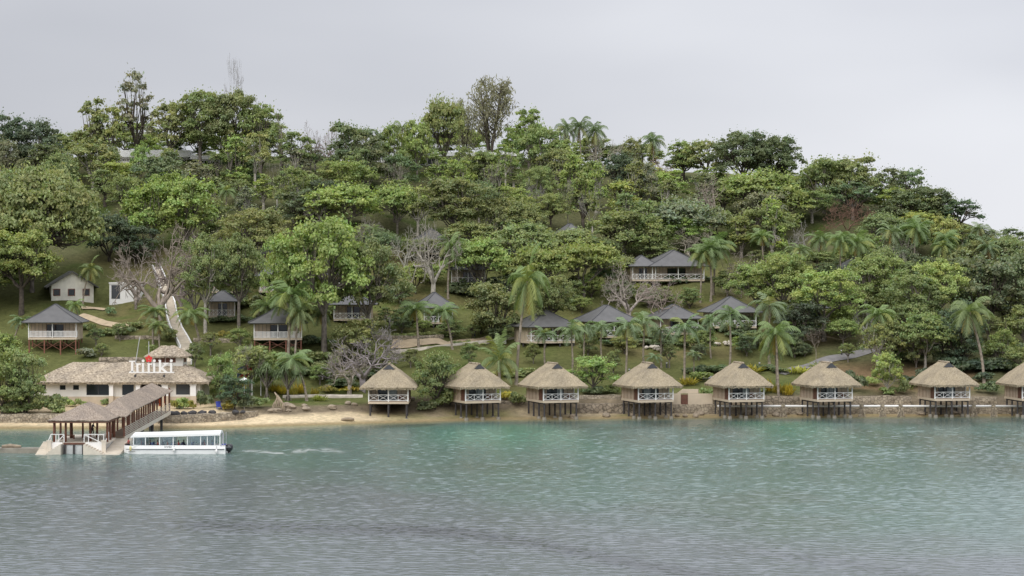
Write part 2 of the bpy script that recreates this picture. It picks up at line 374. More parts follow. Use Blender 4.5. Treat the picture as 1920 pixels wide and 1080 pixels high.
wpx = 960+K*wX/np.maximum(wY,50); wpy = HY+HC*K/np.maximum(wY,50)
fade = ss(112,104,np.abs(wX))*ss(140,150,wY)*ss(366,356,wY)
Sw = wY-shore(wX)
amp = .019*(.75+.6*vnoise(wX,wY,26,8))*(.45+.55*ss(-6,-26,Sw))
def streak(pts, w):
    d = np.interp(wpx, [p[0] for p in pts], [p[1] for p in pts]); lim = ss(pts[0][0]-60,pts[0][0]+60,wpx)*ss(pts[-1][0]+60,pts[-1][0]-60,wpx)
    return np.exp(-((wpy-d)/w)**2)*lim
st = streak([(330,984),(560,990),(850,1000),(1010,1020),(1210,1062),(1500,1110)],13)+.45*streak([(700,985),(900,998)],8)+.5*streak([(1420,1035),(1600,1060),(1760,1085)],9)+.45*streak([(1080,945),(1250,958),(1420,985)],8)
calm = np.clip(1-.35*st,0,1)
H = (tile(WT,wX,wY)*.75+tile(WT2,wX*1.37+31,wY*1.41+7)*.5)*amp*(1+1.0*st)*fade
dep = -ground(wX, wY); dep[np.abs(wX)>330] = 14; dep[(wY>860)|(wY<270)] = 14
yt = np.interp(wpx, [0,300,600,900,1200,1500,1920], [862,872,892,918,955,985,1005])
teal = ss(45,-45,wpy-yt+50*(vnoise(wX,wY,30,4)-.5)+30*(vnoise(wX,wY*1.0,9,6)-.5))
patch = vnoise(wX,wY*.5,19,21)*.65+vnoise(wX,wY*.6,7,22)*.35
deep = np.array([.128,.148,.156]); tl = np.array([.112,.205,.168]); reef = np.array([.100,.130,.105]); shal = np.array([.28,.36,.22])
Cw = np.zeros(wX.shape+(3,))+deep; Cw = mix(Cw, np.zeros_like(Cw)+tl, teal*.62)
rightw = ss(560,760,wpx)
Cw = mix(Cw, np.zeros_like(Cw)+reef, teal*ss(.45,.7,patch)*.55)
nearb = ss(-30,-14,Sw)*rightw*ss(.35,.6,vnoise(wX,wY*.8,8,31)+.25*ss(-16,-6,Sw))
Cw = mix(Cw, np.zeros_like(Cw)+reef*.7, nearb*.7)
Cw = mix(Cw, np.zeros_like(Cw)+np.array([.10,.28,.19]), ss(.45,.8,vnoise(wX,wY*.5,20,41))*ss(-80,-25,Sw)*ss(-6,-14,Sw)*.55)
Cw = Cw*(1-.55*st)[...,None]  # dark look of the ship-wave bands painted into the water colour
Cw = mix(Cw, np.zeros_like(Cw)+shal, ss(.9,.1,dep)*(1-.6*rightw))
foam = np.zeros_like(wX)
for (fx0,fx1,fy,fh,st_) in ((455,548,848,2.4,.62),(540,640,845.5,3.4,.6)):
    foam = np.maximum(foam, ss(fx0-12,fx0+25,wpx)*ss(fx1+20,fx1-25,wpx)*np.exp(-((wpy-fy-2*np.sin(wpx*.05))/fh)**2)*ss(.3,.8,vnoise(wX,wY*.5,.9,51)*.6+vnoise(wX,wY*.5,.4,52)*.55)*st_)
fine = (wY>140)&(wY<366)&(np.abs(wX)<112)
foam = foam*fine
m, nt, b = new_mat('sea_water')
at = N(nt,'ShaderNodeAttribute',attribute_name='lc'); tc = N(nt,'ShaderNodeTexCoord')
af = N(nt,'ShaderNodeAttribute',attribute_name='foam'); ad = N(nt,'ShaderNodeAttribute',attribute_name='depth')
nz = N(nt,'ShaderNodeTexNoise',i_Scale=2.6,i_Detail=5.0,i_Roughness=.65); mp = N(nt,'ShaderNodeMapping'); mp.inputs['Scale'].default_value=(.8,1.7,1)
L(nt,tc.outputs['Object'],mp.inputs['Vector']); L(nt,mp.outputs['Vector'],nz.inputs['Vector'])
bp = N(nt,'ShaderNodeBump',i_Strength=.4,i_Distance=.04); L(nt,nz.outputs['Fac'],bp.inputs['Height'])
mf = N(nt,'ShaderNodeMixRGB'); mf.inputs['Color2'].default_value=(.8,.82,.82,1); L(nt,af.outputs['Fac'],mf.inputs['Fac']); L(nt,at.outputs['Color'],mf.inputs['Color1'])
L(nt,mf.outputs['Color'],b.inputs['Base Color']); b.inputs['Roughness'].default_value=.14; b.inputs['IOR'].default_value=1.33
L(nt,bp.outputs['Normal'],b.inputs['Normal'])
tr = N(nt,'ShaderNodeBsdfTransparent'); ms = N(nt,'ShaderNodeMixShader')
mr = N(nt,'ShaderNodeMapRange'); mr.inputs['From Min'].default_value=0; mr.inputs['From Max'].default_value=.8; mr.inputs['To Min'].default_value=.15; mr.inputs['To Max'].default_value=1
L(nt,ad.outputs['Fac'],mr.inputs['Value']); L(nt,mr.outputs['Result'],ms.inputs['Fac'])
L(nt,tr.outputs[0],ms.inputs[1]); L(nt,b.outputs[0],ms.inputs[2]); L(nt,ms.outputs[0],nt.nodes['Material Output'].inputs['Surface'])
ny, nx = wX.shape; idx = np.arange(ny*nx).reshape(ny,nx)
quads = np.stack([idx[:-1,:-1],idx[:-1,1:],idx[1:,1:],idx[1:,:-1]],-1).reshape(-1,4)
sea = link('water', np_mesh('water', np.stack([wX,wY,H],-1).reshape(-1,3), quads, [m], Cw.reshape(-1,3), True, {'foam':foam,'depth':np.maximum(dep,0)}))
tag(sea, kind='structure')

# ------------------------------------------------------------------ sky, sun, camera
w = bpy.data.worlds.new('World'); sc.world = w; w.use_nodes = True; nt = w.node_tree
SUN_EL, SUN_AZ = R(44), R(205)     # high, behind the viewer's left shoulder, through thick cloud
bg = nt.nodes['Background']
sky = N(nt,'ShaderNodeTexSky',sky_type='NISHITA',sun_disc=False,sun_elevation=SUN_EL,sun_rotation=SUN_AZ)
ms = N(nt,'ShaderNodeMixRGB',blend_type='MULTIPLY'); ms.inputs['Fac'].default_value=1; ms.inputs['Color2'].default_value=(.1,.1,.1,1)
L(nt,sky.outputs['Color'],ms.inputs['Color1'])
tc = N(nt,'ShaderNodeTexCoord'); mp = N(nt,'ShaderNodeMapping'); mp.inputs['Scale'].default_value=(1.0,1.0,3.2); mp.inputs['Location'].default_value=(.35,.2,.1)
L(nt,tc.outputs['Generated'],mp.inputs['Vector'])
n = N(nt,'ShaderNodeTexNoise',i_Scale=2.2,i_Detail=4.0,i_Roughness=.45); L(nt,mp.outputs['Vector'],n.inputs['Vector'])
r = N(nt,'ShaderNodeValToRGB'); e=r.color_ramp.elements
e[0].position=.36; e[0].color=(.56,.573,.628,1); e[1].position=.66; e[1].color=(.755,.765,.81,1); L(nt,n.outputs['Fac'],r.inputs['Fac'])
# cloud thins toward the right of the view
sx = N(nt,'ShaderNodeSeparateXYZ'); L(nt,tc.outputs['Generated'],sx.inputs['Vector'])
mr = N(nt,'ShaderNodeMapRange'); mr.inputs['From Min'].default_value=-.25; mr.inputs['From Max'].default_value=.2; mr.inputs['To Min'].default_value=.93; mr.inputs['To Max'].default_value=1.155
L(nt,sx.outputs['X'],mr.inputs['Value'])
mg = N(nt,'ShaderNodeMixRGB',blend_type='MULTIPLY'); mg.inputs['Fac'].default_value=1; L(nt,r.outputs['Color'],mg.inputs['Color1']); L(nt,mr.outputs['Result'],mg.inputs['Color2'])
zr = N(nt,'ShaderNodeMapRange'); zr.inputs['From Min'].default_value=.16; zr.inputs['From Max'].default_value=.9; zr.inputs['To Min'].default_value=1.0; zr.inputs['To Max'].default_value=2.3
L(nt,sx.outputs['Z'],zr.inputs['Value'])
mz = N(nt,'ShaderNodeMixRGB',blend_type='MULTIPLY'); mz.inputs['Fac'].default_value=1; L(nt,mg.outputs['Color'],mz.inputs['Color1']); L(nt,zr.outputs['Result'],mz.inputs['Color2']); mg = mz
mx = N(nt,'ShaderNodeMixRGB'); mx.inputs['Fac'].default_value=.94; L(nt,ms.outputs['Color'],mx.inputs['Color1']); L(nt,mg.outputs['Color'],mx.inputs['Color2'])
L(nt,mx.outputs['Color'],bg.inputs['Color']); bg.inputs['Strength'].default_value=1.0
sl = bpy.data.lights.new('sun','SUN'); sl.energy=2.0; sl.angle=R(50); sl.color=(1,.97,.92)
so = bpy.data.objects.new('sun',sl); COL.objects.link(so)
d = Vector((math.sin(SUN_AZ)*math.cos(SUN_EL), math.cos(SUN_AZ)*math.cos(SUN_EL), math.sin(SUN_EL)))
so.rotation_euler = d.to_track_quat('Z','Y').to_euler(); so.location = (0,100,200)
cam = bpy.data.cameras.new('camera'); co = bpy.data.objects.new('camera',cam); COL.objects.link(co); sc.camera = co
co.location=(0,0,HC); co.rotation_euler=(R(90),0,0); cam.sensor_width=36; cam.lens=K*36/1920; cam.shift_y=-(540-HY)/1920
cam.clip_end=30000; cam.clip_start=1
sc.view_settings.view_transform='Standard'; sc.view_settings.look='None'; sc.view_settings.exposure=0; sc.view_settings.gamma=1
sc.cycles.max_bounces=8; sc.cycles.diffuse_bounces=6; sc.cycles.glossy_bounces=2; sc.cycles.transmission_bounces=4; sc.cycles.transparent_max_bounces=8
sc.cycles.use_denoising=True

# ------------------------------------------------------------------ plants: one set of meshes per kind, shared by the copies
def unit(v): return v/np.maximum(np.linalg.norm(v,axis=1,keepdims=True),1e-6)
def leaf_quads(rs, C, Nm, size, asp):
    """a rhombic leaf spray at each centre C facing Nm"""
    n = len(C); t = unit(np.cross(Nm, unit(rs.randn(n,3)))); b_ = np.cross(Nm, t)
    s = (size*(.65+.7*rs.rand(n)))[:,None] if np.isscalar(size) else size[:,None]
    u = t*s*asp*.5; v = b_*s*.5
    V = np.stack([C-u, C+v*.9+u*.1, C+u, C-v*.9-u*.1],1).reshape(-1,3)
    return V, np.arange(n*4).reshape(n,4)
def clump_leaves(rs, cs, rad, per, size, asp, flat=.62, up=.45, droop=0.0):
    """cs clump centres (n,3), rad radii -> leaf centres, normals, colour factors"""
    out_c, out_n, out_k = [], [], []
    for c, r in zip(cs, rad):
        k = max(4, int(per*(.75+.5*rs.rand())))
        d = unit(rs.randn(k,3)); d[:,2] = np.where(d[:,2] < -.35, -d[:,2], d[:,2])
        rr = r*(.5+.55*rs.rand(k)**.7)
        p = d*rr[:,None]*np.array([1,1,flat]); p[:,2] -= droop*(p[:,0]**2+p[:,1]**2)/max(r,.1)
        nn = unit(d*.8+np.array([0,0,up])+rs.randn(k,3)*.55)
        base = .78+.44*rs.rand(); hue = rs.randn()*.5
        f = base*(.8+.4*rs.rand(k)); 
        col = np.stack([f*(1+.10*hue+.06*rs.randn(k)), f, f*(1-.12*hue)],1)
        out_c.append(c+p); out_n.append(nn); out_k.append(col)
    return np.concatenate(out_c), np.concatenate(out_n), np.concatenate(out_k)
def limbs(rs, targets, h0, r0, trunk_top, sides=5, wob=.5, lean=0):
    """trunk to trunk_top, then curved limbs that share paths toward the clump centres"""
    mb = MB(); top = np.array([lean*h0, 0, h0])
    mb.tube([(0,0,-.8),(0,0,0),(.1*r0+lean*h0*.3,0,h0*.5),tuple(top)], [r0*1.5,r0*1.25,r0,r0*.85], 7)
    ang = np.arctan2(targets[:,1], targets[:,0]); nl = max(3, min(7, len(targets)//6))
    order = np.argsort(ang); groups = np.array_split(order, nl)
    for g in groups:
        m_ = targets[g].mean(0); mid = top+(m_-top)*.55; mid[2] = top[2]+(m_[2]-top[2])*.5
        mid += rs.randn(3)*wob*.5
        mb.tube([top-[0,0,.2], (top+mid)/2+rs.randn(3)*wob*.3, mid], [r0*.6,r0*.5,r0*.38], sides, False)
        for i in g:
            t = targets[i]; q = (mid+t)/2+rs.randn(3)*wob*.45
            mb.tube([mid, q, t], [r0*.32,r0*.2,r0*.07], 4, False)
    return mb
PROTO = {}
def mb_mesh(mb, name, mats, smooth=True):
    o = mb.build(name, mats, None, smooth); me = o.data; bpy.data.objects.remove(o); return me
def reg(kind, h, w_, trunk_me, crown_me, names=('trunk','crown')):
    PROTO.setdefault(kind, []).append((h, w_, trunk_me, crown_me, names))

def broadleaf(kind, seed, h, w_, fork, shape='round', lobes=9, cpl=6, per=95, leaf=.42, gap=.0, asp=1.3):
    rs = np.random.RandomState(seed); rx = w_/2; cs, rad = [], []
    zc = fork+(h-fork)*.42; rz = h-zc
    for i in range(lobes):
        a = i*2.39996+rs.rand()*.6; u = (i+.5)/lobes
        if shape == 'round':
            el = -.75+2.0*u+rs.uniform(-.15,.15); q = rs.uniform(.48,.8); c = np.array([math.cos(a)*math.cos(el)*rx*q, math.sin(a)*math.cos(el)*rx*q, zc+math.sin(el)*rz*q]); lr = rx*rs.uniform(.22,.4)
        elif shape == 'tall':
            z = rs.uniform(.02,.9); q = (1-z*.75)*rs.uniform(.3,.75); c = np.array([math.cos(a*2.4)*rx*q, math.sin(a*2.4)*rx*q, fork+(h-fork)*z]); lr = rx*rs.uniform(.3,.5)*(1-.35*z)
        else:   # umbrella: low domed layers
            q = math.sqrt(u)*.84; c = np.array([math.cos(a)*rx*q, math.sin(a)*rx*q, h-(h-fork)*(.14+.8*q*q*q)+rs.uniform(-.1,.03)*h]); lr = rx*rs.uniform(.17,.3)
        fl = .75 if shape != 'umbrella' else .5
        for j in range(cpl):
            d = rs.randn(3); d /= np.linalg.norm(d); d[2] = abs(d[2])*.9-.2
            cs.append(c+d*lr*np.array([1,1,fl])*rs.uniform(.6,1.08)); rad.append(lr*rs.uniform(.26,.5))
    cs = np.array(cs); rad = np.array(rad)
    keep = rs.rand(len(cs)) > gap; cs, rad = cs[keep], rad[keep]
    C, Nn, Kc = clump_leaves(rs, cs, rad, per, leaf, asp, .68 if shape!='umbrella' else .5)
    C = C+np.where(rs.rand(len(C))<.14,1,0)[:,None]*rs.randn(len(C),3)*.5
    V, Q = leaf_quads(rs, C, Nn, leaf, asp)
    crown = np_mesh('crown', V, Q, ['leaf'], np.repeat(Kc,4,0))
    tr = limbs(rs, cs[::2]*np.array([1,1,1]), fork, h*.026, None, wob=w_*.07)
    reg(kind, h, w_, mb_mesh(tr,'trunk','bark'), crown)

for s in range(5): broadleaf('round', 20+s, 10, 9.5, 1.8, 'round', 14+s%3, 7, 125, .28)
for s in range(4): broadleaf('dense', 40+s, 10, 9.5, .9, 'round', 18, 7, 115, .27)
for s in range(3): broadleaf('loose', 60+s, 11, 8.5, 3.2, 'round', 14, 7, 74, .28, .15)
for s in range(4): broadleaf('umbrella', 80+s, 8, 11, 2.0, 'umbrella', 30, 6, 110, .25, 0, 1.6)
for s in range(2): broadleaf('rain', 100+s, 12, 20, 1.2, 'umbrella', 150, 6, 120, .27, 0, 1.5)
for s in range(3): broadleaf('tall', 120+s, 13, 7, 1.5, 'tall', 22, 6, 70, .30)
for s in range(2): broadleaf('sparse', 140+s, 13, 8, 2.5, 'tall', 24, 5, 36, .34, .1)
for s in range(3): broadleaf('limby', 160+s, 14, 13, 4.2, 'round', 26, 7, 130, .27, .08)

def feathery(kind, seed, h, w_, n, per, multi=1):
    """casuarina-like: thin up-swept branches with drooping wispy sprays"""
    rs = np.random.RandomState(seed); mb = MB(); cs, ns, ks, sz = [], [], [], []
    stems = []
    for s in range(multi):
        dx, dy = (0,0) if multi == 1 else (rs.uniform(-.3,.3)*w_, rs.uniform(-.3,.3)*w_)
        hh = h*(1 if s == 0 else rs.uniform(.65,.92)); stems.append((dx,dy,hh))
        mb.tube([(0,0,-.6),(dx*.25,dy*.25,hh*.3),(dx*.7,dy*.7,hh*.65),(dx,dy,hh)], [h*.02,h*.015,h*.009,h*.002], 6)
        for i in range(n//multi):
            t = rs.uniform(.25,.98); b0 = np.array([dx*t,dy*t,hh*t]); a = rs.rand()*6.28; ln = w_*.5*(1-t)**.6*rs.uniform(.5,1.1)+.5
            e = b0+np.array([math.cos(a)*ln*.8, math.sin(a)*ln*.8, ln*rs.uniform(.5,1.0)])
            if e[2] > h: e[2] = h*rs.uniform(.93,1)
            mb.tube([tuple(b0), tuple((b0+e)/2+np.array([0,0,-.1])), tuple(e)], [h*.005,h*.003,h*.001], 3, False)
            for q in range(per):
                u = rs.uniform(.25,1.05); p = b0+(e-b0)*u+rs.randn(3)*.25
                cs.append(p); d = rs.randn(3); d[2] *= .25; ns.append(d); f = rs.uniform(.7,1.25); ks.append((f,f*.97,f*.9))
    C = np.array(cs); Nn = unit(np.array(ns)); n_ = len(C)
    dirv = unit(np.stack([rs.randn(n_)*.35, rs.randn(n_)*.35, np.full(n_,-.35)+rs.randn(n_)*.7],1)); side = unit(np.cross(dirv,Nn))
    ln = (rs.uniform(.5,1.05,n_))[:,None]; wd = .09
    V = np.stack([C-side*wd*.6, C+dirv*ln*.5+side*wd, C+dirv*ln, C+dirv*ln*.5-side*wd],1).reshape(-1,3)
    reg(kind, h, w_*.72, mb_mesh(mb,'trunk','bark'), np_mesh('crown', V, np.arange(n_*4).reshape(n_,4), ['leaf'], np.repeat(np.array(ks),4,0)))
broadleaf('ovate', 150, 13, 7.5, 2.6, 'round', 17, 6, 34, .30, .12)
feathery('feather', 7, 15, 13, 130, 17, 5); feathery('feather', 9, 14, 12, 110, 15, 4)
feathery('wisp', 5, 16, 5, 60, 2, 2)

def bare(kind, seed, h, w_, depth=5, fork=.25, leaves=0, spread=.75, r0=.26):
    """leafless tree: forked limbs down to fine twigs"""
    rs = np.random.RandomState(seed); tk, tw = MB(), MB(); tips = []
    def grow(p, d, ln, r, lv):
        q = p+d*ln*.5+rs.randn(3)*ln*.09; e = q+(d+rs.randn(3)*.22)*ln*.5
        r = max(r,.028); (tk if lv < 2 else tw).tube([p,q,e], [r,r*.85,max(.02,r*.68)], 6 if lv < 2 else (4 if lv < 4 else 3), False)
        if lv >= depth: tips.append(e); return
        for i in range(3 if rs.rand() < .55 else 2):
            nd = d+rs.randn(3)*spread; nd[2] = nd[2]*.75+.22; nd /= np.linalg.norm(nd)
            grow(e, nd, ln*rs.uniform(.62,.88), r*.6, lv+1)
    tk.tube([(0,0,-.6),(0,0,0),(0,.05,h*fork)], [r0*1.5,r0*1.3,r0], 7)
    for i in range(4):
        a = 6.28*i/4+rs.rand(); d = np.array([math.cos(a)*.8, math.sin(a)*.8, rs.uniform(.5,1.0)]); d /= np.linalg.norm(d)
        grow(np.array([0,.05,h*fork-.1]), d, h*.27, r0*.7, 1)
    V = np.array(tw.v+tk.v); s_xy = (w_/2)/np.percentile(np.hypot(V[:,0],V[:,1]),97); sz_ = h/V[:,2].max()
    for mb in (tk,tw): mb.v = [(x*s_xy*(min(1,max(0,z/(h*fork)))*.9+.1) if z < h*fork else x*s_xy, y*s_xy if z >= h*fork else y, z*sz_ if z > 0 else z) for x,y,z in mb.v]
    crown = mb_mesh(tw,'branches','bark')
    reg(kind, h, w_, mb_mesh(tk,'trunk','bark'), crown, ('trunk','branches'))
for s in range(3): bare('bare', 200+s, 9, 10, 6, .2, r0=.42)
bare('barefine', 220, 9, 9, 7, .15, r0=.2, spread=.85); bare('barefine', 222, 8, 10, 6, .18, r0=.2, spread=.85)
bare('baretall', 230, 14, 4.5, 6, .35, r0=.16, spread=.45)

def palm(kind, seed, h, nf, fl, lean=0.0, droop=1.0, leaflets=22, r0=.17, crownshaft=False, brown=3, up=1.0):
    rs = np.random.RandomState(seed); tk = MB(); V, Q, Kc = [], [], []
    top = np.array([lean*h, 0, h]); pts = [np.array([lean*h*(t**1.7), .12*math.sin(t*4), h*t]) for t in np.linspace(0,1,9)]
    tk.tube([(0,0,-.6)]+[tuple(p) for p in pts], [r0*1.7,r0*1.55]+[r0*(1.15-.35*t) for t in np.linspace(.1,1,8)], 7)
    def frond(az, el, ln, col, dr):
        n = leaflets; p = top.copy(); d = np.array([math.cos(az)*math.cos(el), math.sin(az)*math.cos(el), math.sin(el)]); seg = ln/n
        side = np.array([-math.sin(az), math.cos(az), 0.]); tw = rs.randn()*.25
        P = [p.copy()]
        for i in range(n):
            d = d+np.array([0,0,-dr*.055*(1+i/n*1.6)]); d /= np.linalg.norm(d); p = p+d*seg; P.append(p.copy())
        for i in range(n):     # rachis strip
            a, b_ = P[i], P[i+1]; ww = .05*(1-i/n)+.015; o = len(V); V.extend([a-side*ww, a+side*ww, b_+side*ww, b_-side*ww]); Q.append((o,o+1,o+2,o+3)); Kc.extend([tuple(np.array(col)*1.1)]*4)
        for i in range(2, n):
            t = i/n; ll = ln*.30*math.sin(math.pi*min(1,.16+t*.84))**.7*(.85+.3*rs.rand())+.1; dd = (P[i+1]-P[i]); dd /= np.linalg.norm(dd)
            for sgn in (-1,1):
                dirv = side*sgn*.78+dd*.62+np.array([0,0,-.38-.35*rs.rand()+tw*sgn]); dirv /= np.linalg.norm(dirv); a = P[i]; e = a+dirv*ll; wv = dd*seg*.42; f = .8+.4*rs.rand(); o = len(V)
                V.extend([a-wv, a+wv, a+dirv*ll*.6+wv*.8+np.array([0,0,.03]), e]); Q.append((o,o+1,o+2,o+3)); Kc.extend([tuple(np.array(col)*f)]*4)
    for i in range(nf):
        t = (i+.5)/nf; az = i*2.39996+rs.rand()*.4; el = (1.35-1.75*t)*up+rs.randn()*.08
        c = np.array([1.0,1.0,.9])*(1.12-.35*t) if rs.rand() > .15 else np.array([1.35,1.1,.7])
        frond(az, el, fl*(.82+.25*rs.rand()), c, droop*(.8+.4*rs.rand()))
    for i in range(brown): frond(rs.rand()*6.28, -.75-.5*rs.rand(), fl*.7, np.array([1.9,1.0,.55]), .8)
    if crownshaft: tk.tube([tuple(top-[0,0,1.0]),tuple(top+[0,0,.1])],[r0*1.05,r0*.7],7)
    reg(kind, h+fl*.5, fl*1.7, mb_mesh(tk,'trunk','bark'), np_mesh('crown', np.array(V), np.array(Q), ['leaf_palm'], np.array(Kc)))
for s,le in enumerate((.05,.17,-.2,.1)): palm('coco', 300+s, 9, 19, 4.2, le, 1.15)
for s,le in enumerate((.01,-.02,.04)): palm('areca', 320+s, 7, 15, 2.9, le, 1.5, 16, .12, True, 1, .9)
for s in range(2): palm('lowpalm', 340+s, 2.4, 15, 3.3, .03, .9, 18, .2, False, 2, 1.1)

def pandanus(seed):
    rs = np.random.RandomState(seed); h = 5.2; tk = MB(); V, Q, Kc = [], [], []
    heads = [np.array([rs.uniform(-2.3,2.3), rs.uniform(-1.6,1.6), rs.uniform(3.3,4.6)]) for _ in range(9)]
    tk.tube([(0,0,-.5),(0,0,1.6)],[.22,.17],6)
    for a in range(5): tk.tube([(math.cos(a*1.26)*.7,math.sin(a*1.26)*.7,-.3),(0,0,1.1)],[.06,.06],4)
    for p in heads:
        tk.tube([(0,0,1.5),tuple(p*np.array([.5,.5,.72])),tuple(p)],[.13,.1,.07],5,False)
        for i in range(58):
            az = rs.rand()*6.28; el = rs.uniform(-.3,1.35); d = np.array([math.cos(az)*math.cos(el),math.sin(az)*math.cos(el),math.sin(el)]); s_ = np.array([-math.sin(az),math.cos(az),0])*.06; ln = rs.uniform(1.0,1.7)
            m1 = p+d*ln*.55; e = p+d*ln+np.array([0,0,-.55*ln*rs.uniform(.6,1.3)]); f = rs.uniform(.7,1.2); o = len(V)
            V.extend([p-s_,p+s_,m1+s_,m1-s_,e]); Q += [(o,o+1,o+2,o+3),(o+3,o+2,o+4,o+4)]; Kc += [(f,f,f)]*5
    Vn = np.array(V); me = bpy.data.meshes.new('crown'); me.from_pydata([tuple(v) for v in Vn],[],[q if q[2]!=q[3] else q[:3] for q in Q]); me.materials.append(M['leaf_palm'])
    a = me.color_attributes.new('lc','FLOAT_COLOR','POINT'); c = np.ones((len(Vn),4),np.float32); c[:,:3] = Kc; a.data.foreach_set('color',c.ravel())
    reg('pandanus', h, 6.5, mb_mesh(tk,'trunk','bark'), me)
pandanus(1)

def shrub(kind, seed, h, w_, n, leaf, asp=1.6, up=.3):
    rs = np.random.RandomState(seed); cl = 10; cs = np.stack([rs.uniform(-.36,.36,cl)*w_, rs.uniform(-.36,.36,cl)*w_, rs.uniform(.2,.72,cl)*h],1)
    C, Nn, Kc = clump_leaves(rs, cs, np.full(cl,.24*w_), n//cl, leaf, asp, .8*h/w_, up)
    C[:,2] = np.clip(C[:,2], .03, None); V, Q = leaf_quads(rs, C, Nn, leaf, asp)
    reg(kind, h, w_, None, np_mesh('shrub', V, Q, ['leaf'], np.repeat(Kc,4,0)))
for s in range(3): shrub('shrub', 400+s, 1.6, 2.2, 420, .3)
for s in range(2): shrub('bigshrub', 420+s, 3, 4.2, 900, .38)
shrub('hedge', 440, 1.0, 3.2, 420, .22)
def spiky(seed):
    rs = np.random.RandomState(seed); V, Q, Kc = [], [], []
    for i in range(90):
        p = np.array([rs.uniform(-.8,.8),rs.uniform(-.6,.6),0]); az = rs.rand()*6.28; el = rs.uniform(.5,1.5); d = np.array([math.cos(az)*math.cos(el),math.sin(az)*math.cos(el),math.sin(el)]); s_ = np.array([-math.sin(az),math.cos(az),0])*.09; ln = rs.uniform(.8,1.7)
        f = rs.uniform(.65,1.3); o = len(V); V += [p-s_*.4,p+d*ln*.55+s_,p+d*ln+np.array([0,0,-.2]),p+d*ln*.55-s_]; Q.append((o,o+1,o+2,o+3)); Kc += [(f*1.1,f,f*.8)]*4
    reg('spiky', 1.6, 2.2, None, np_mesh('shrub', np.array(V), np.array(Q), ['leaf'], np.array(Kc)))
spiky(1); spiky(2)

TINT = dict(dark=(.075,.110,.060), deep=(.115,.155,.075), mid=(.170,.215,.085), bright=(.198,.262,.084), lime=(.228,.278,.092), olive=(.178,.212,.080),
            greyg=(.175,.195,.125), brown=(.20,.16,.11), palm=(.118,.172,.072), bluepalm=(.115,.165,.09), yellow=(.42,.36,.05), gold=(.30,.27,.06), grey=(.30,.28,.25), white=(.34,.31,.27), twig=(.31,.27,.23), rust=(.21,.14,.095))
for _k in ('dark','deep','mid','bright','lime','olive','greyg','palm','bluepalm'): TINT[_k] = tuple(c*f for c,f in zip(TINT[_k],(1.56,1.46,1.52)))  # greens lifted so the leaf colour carries a hazy look
BARK = dict(grey=(.20,.175,.15), dark=(.095,.08,.065), white=(.40,.37,.32), brown=(.20,.14,.10), palm=(.30,.255,.205))
TREES = []; NPL = 0; NFMAP = {}
HIDDEN = set([13, 31, 32, 33, 62, 63, 151, 152, 157, 158, 159, 160, 161, 162, 163, 164, 165, 166, 167, 221, 222, 223, 241, 242, 243, 244, 254, 260, 266, 286, 291, 292, 293, 294, 298, 307, 310, 311, 312, 313, 314, 315, 317, 318, 319, 321, 322, 324, 326, 327, 328, 329, 330, 331, 332, 333, 335, 336, 338, 339, 340, 344, 345, 346, 347, 348, 349, 350, 351, 352, 353, 354, 355, 356, 357, 358, 359, 360, 361, 362, 363, 364, 365, 366, 367, 368, 369, 370, 371, 372, 373, 374, 375, 376, 377, 378, 379, 380, 382, 394, 399, 400, 405, 409, 410, 411, 412, 413, 414, 415, 417, 418, 419, 422, 424, 425, 428, 435, 436, 437, 438, 439, 440, 441, 442, 443, 444, 445, 446, 448, 449, 450, 455, 456, 457, 458, 459, 460, 461, 462, 463, 464, 469, 470, 471, 472, 473, 474, 477, 478, 480, 481, 483, 484, 485, 486, 487, 489, 490, 491, 493, 494, 495, 496, 498, 500, 501, 502, 513, 514, 517, 520, 521, 524, 527, 530, 531, 538, 550, 559, 565, 568, 570, 578, 579, 580, 581, 587, 589, 590, 591, 611, 631, 639, 641, 642, 644, 650, 651, 655, 657, 658, 673, 674, 675, 698, 706, 715, 716, 717, 719, 721, 724, 725, 726, 739, 745, 775, 779, 780, 786, 803, 809, 810, 814, 816, 817, 818, 819, 820, 821])
def plant(kind, x, ytop, ybase, wpx, tint, name, label, cat='tree', group=None, bark='grey', P=None, rz=None, variant=None, Y=None):
    """stand a plant where the photo's pixel x,ybase meets the ground; ytop and wpx give its height and spread"""
    if P is None: P = hit(x, ybase) if Y is None else Vector(((x-960)/K*Y, Y, gz((x-960)/K*Y, Y)))
    H = HC+(HY-ytop)/K*P.y-P.z; W = wpx/K*P.y
    pr = PROTO[kind]; h, w_, tme, cme, nm = pr[(variant if variant is not None else rnd.randrange(len(pr)))%len(pr)]
    sz, sx = max(.15,H/h), W/w_
    if tme is not None: sx = min(sx, 1.55*sz)
    j = 1+rnd.uniform(-.12,.12); tc_ = tuple(min(1,c*j*(1+rnd.uniform(-.06,.06))) for c in TINT[tint])
    rot = rnd.uniform(0,6.28) if rz is None else rz
    global NPL; NPL += 1
    if NPL in HIDDEN: return None          # wholly screened by what stands in front
    if tme is None:
        o = link(name, cme); NFMAP[o.name] = NPL; o.location = P; o.rotation_euler = (0,0,rot); o.scale = (sx,sx,sz); o.color = c4(tc_)
        tag(o, label, cat, group); return o
    root = empty(name, P, rot, label, cat, group); NFMAP[root.name] = NPL; root.scale = (sx,sx,sz)
    t = link(nm[0], tme, root); t.color = c4(BARK[bark]) if nm[1] != 'branches' else c4(tc_)
    c = link(nm[1], cme, root); c.color = c4(tc_)
    if t is not None and sx/sz > 1.25 and kind in ('umbrella','rain'): t.scale = (1,1,1)
    TREES.append((root, kind, x, ytop, ybase, wpx)); return root

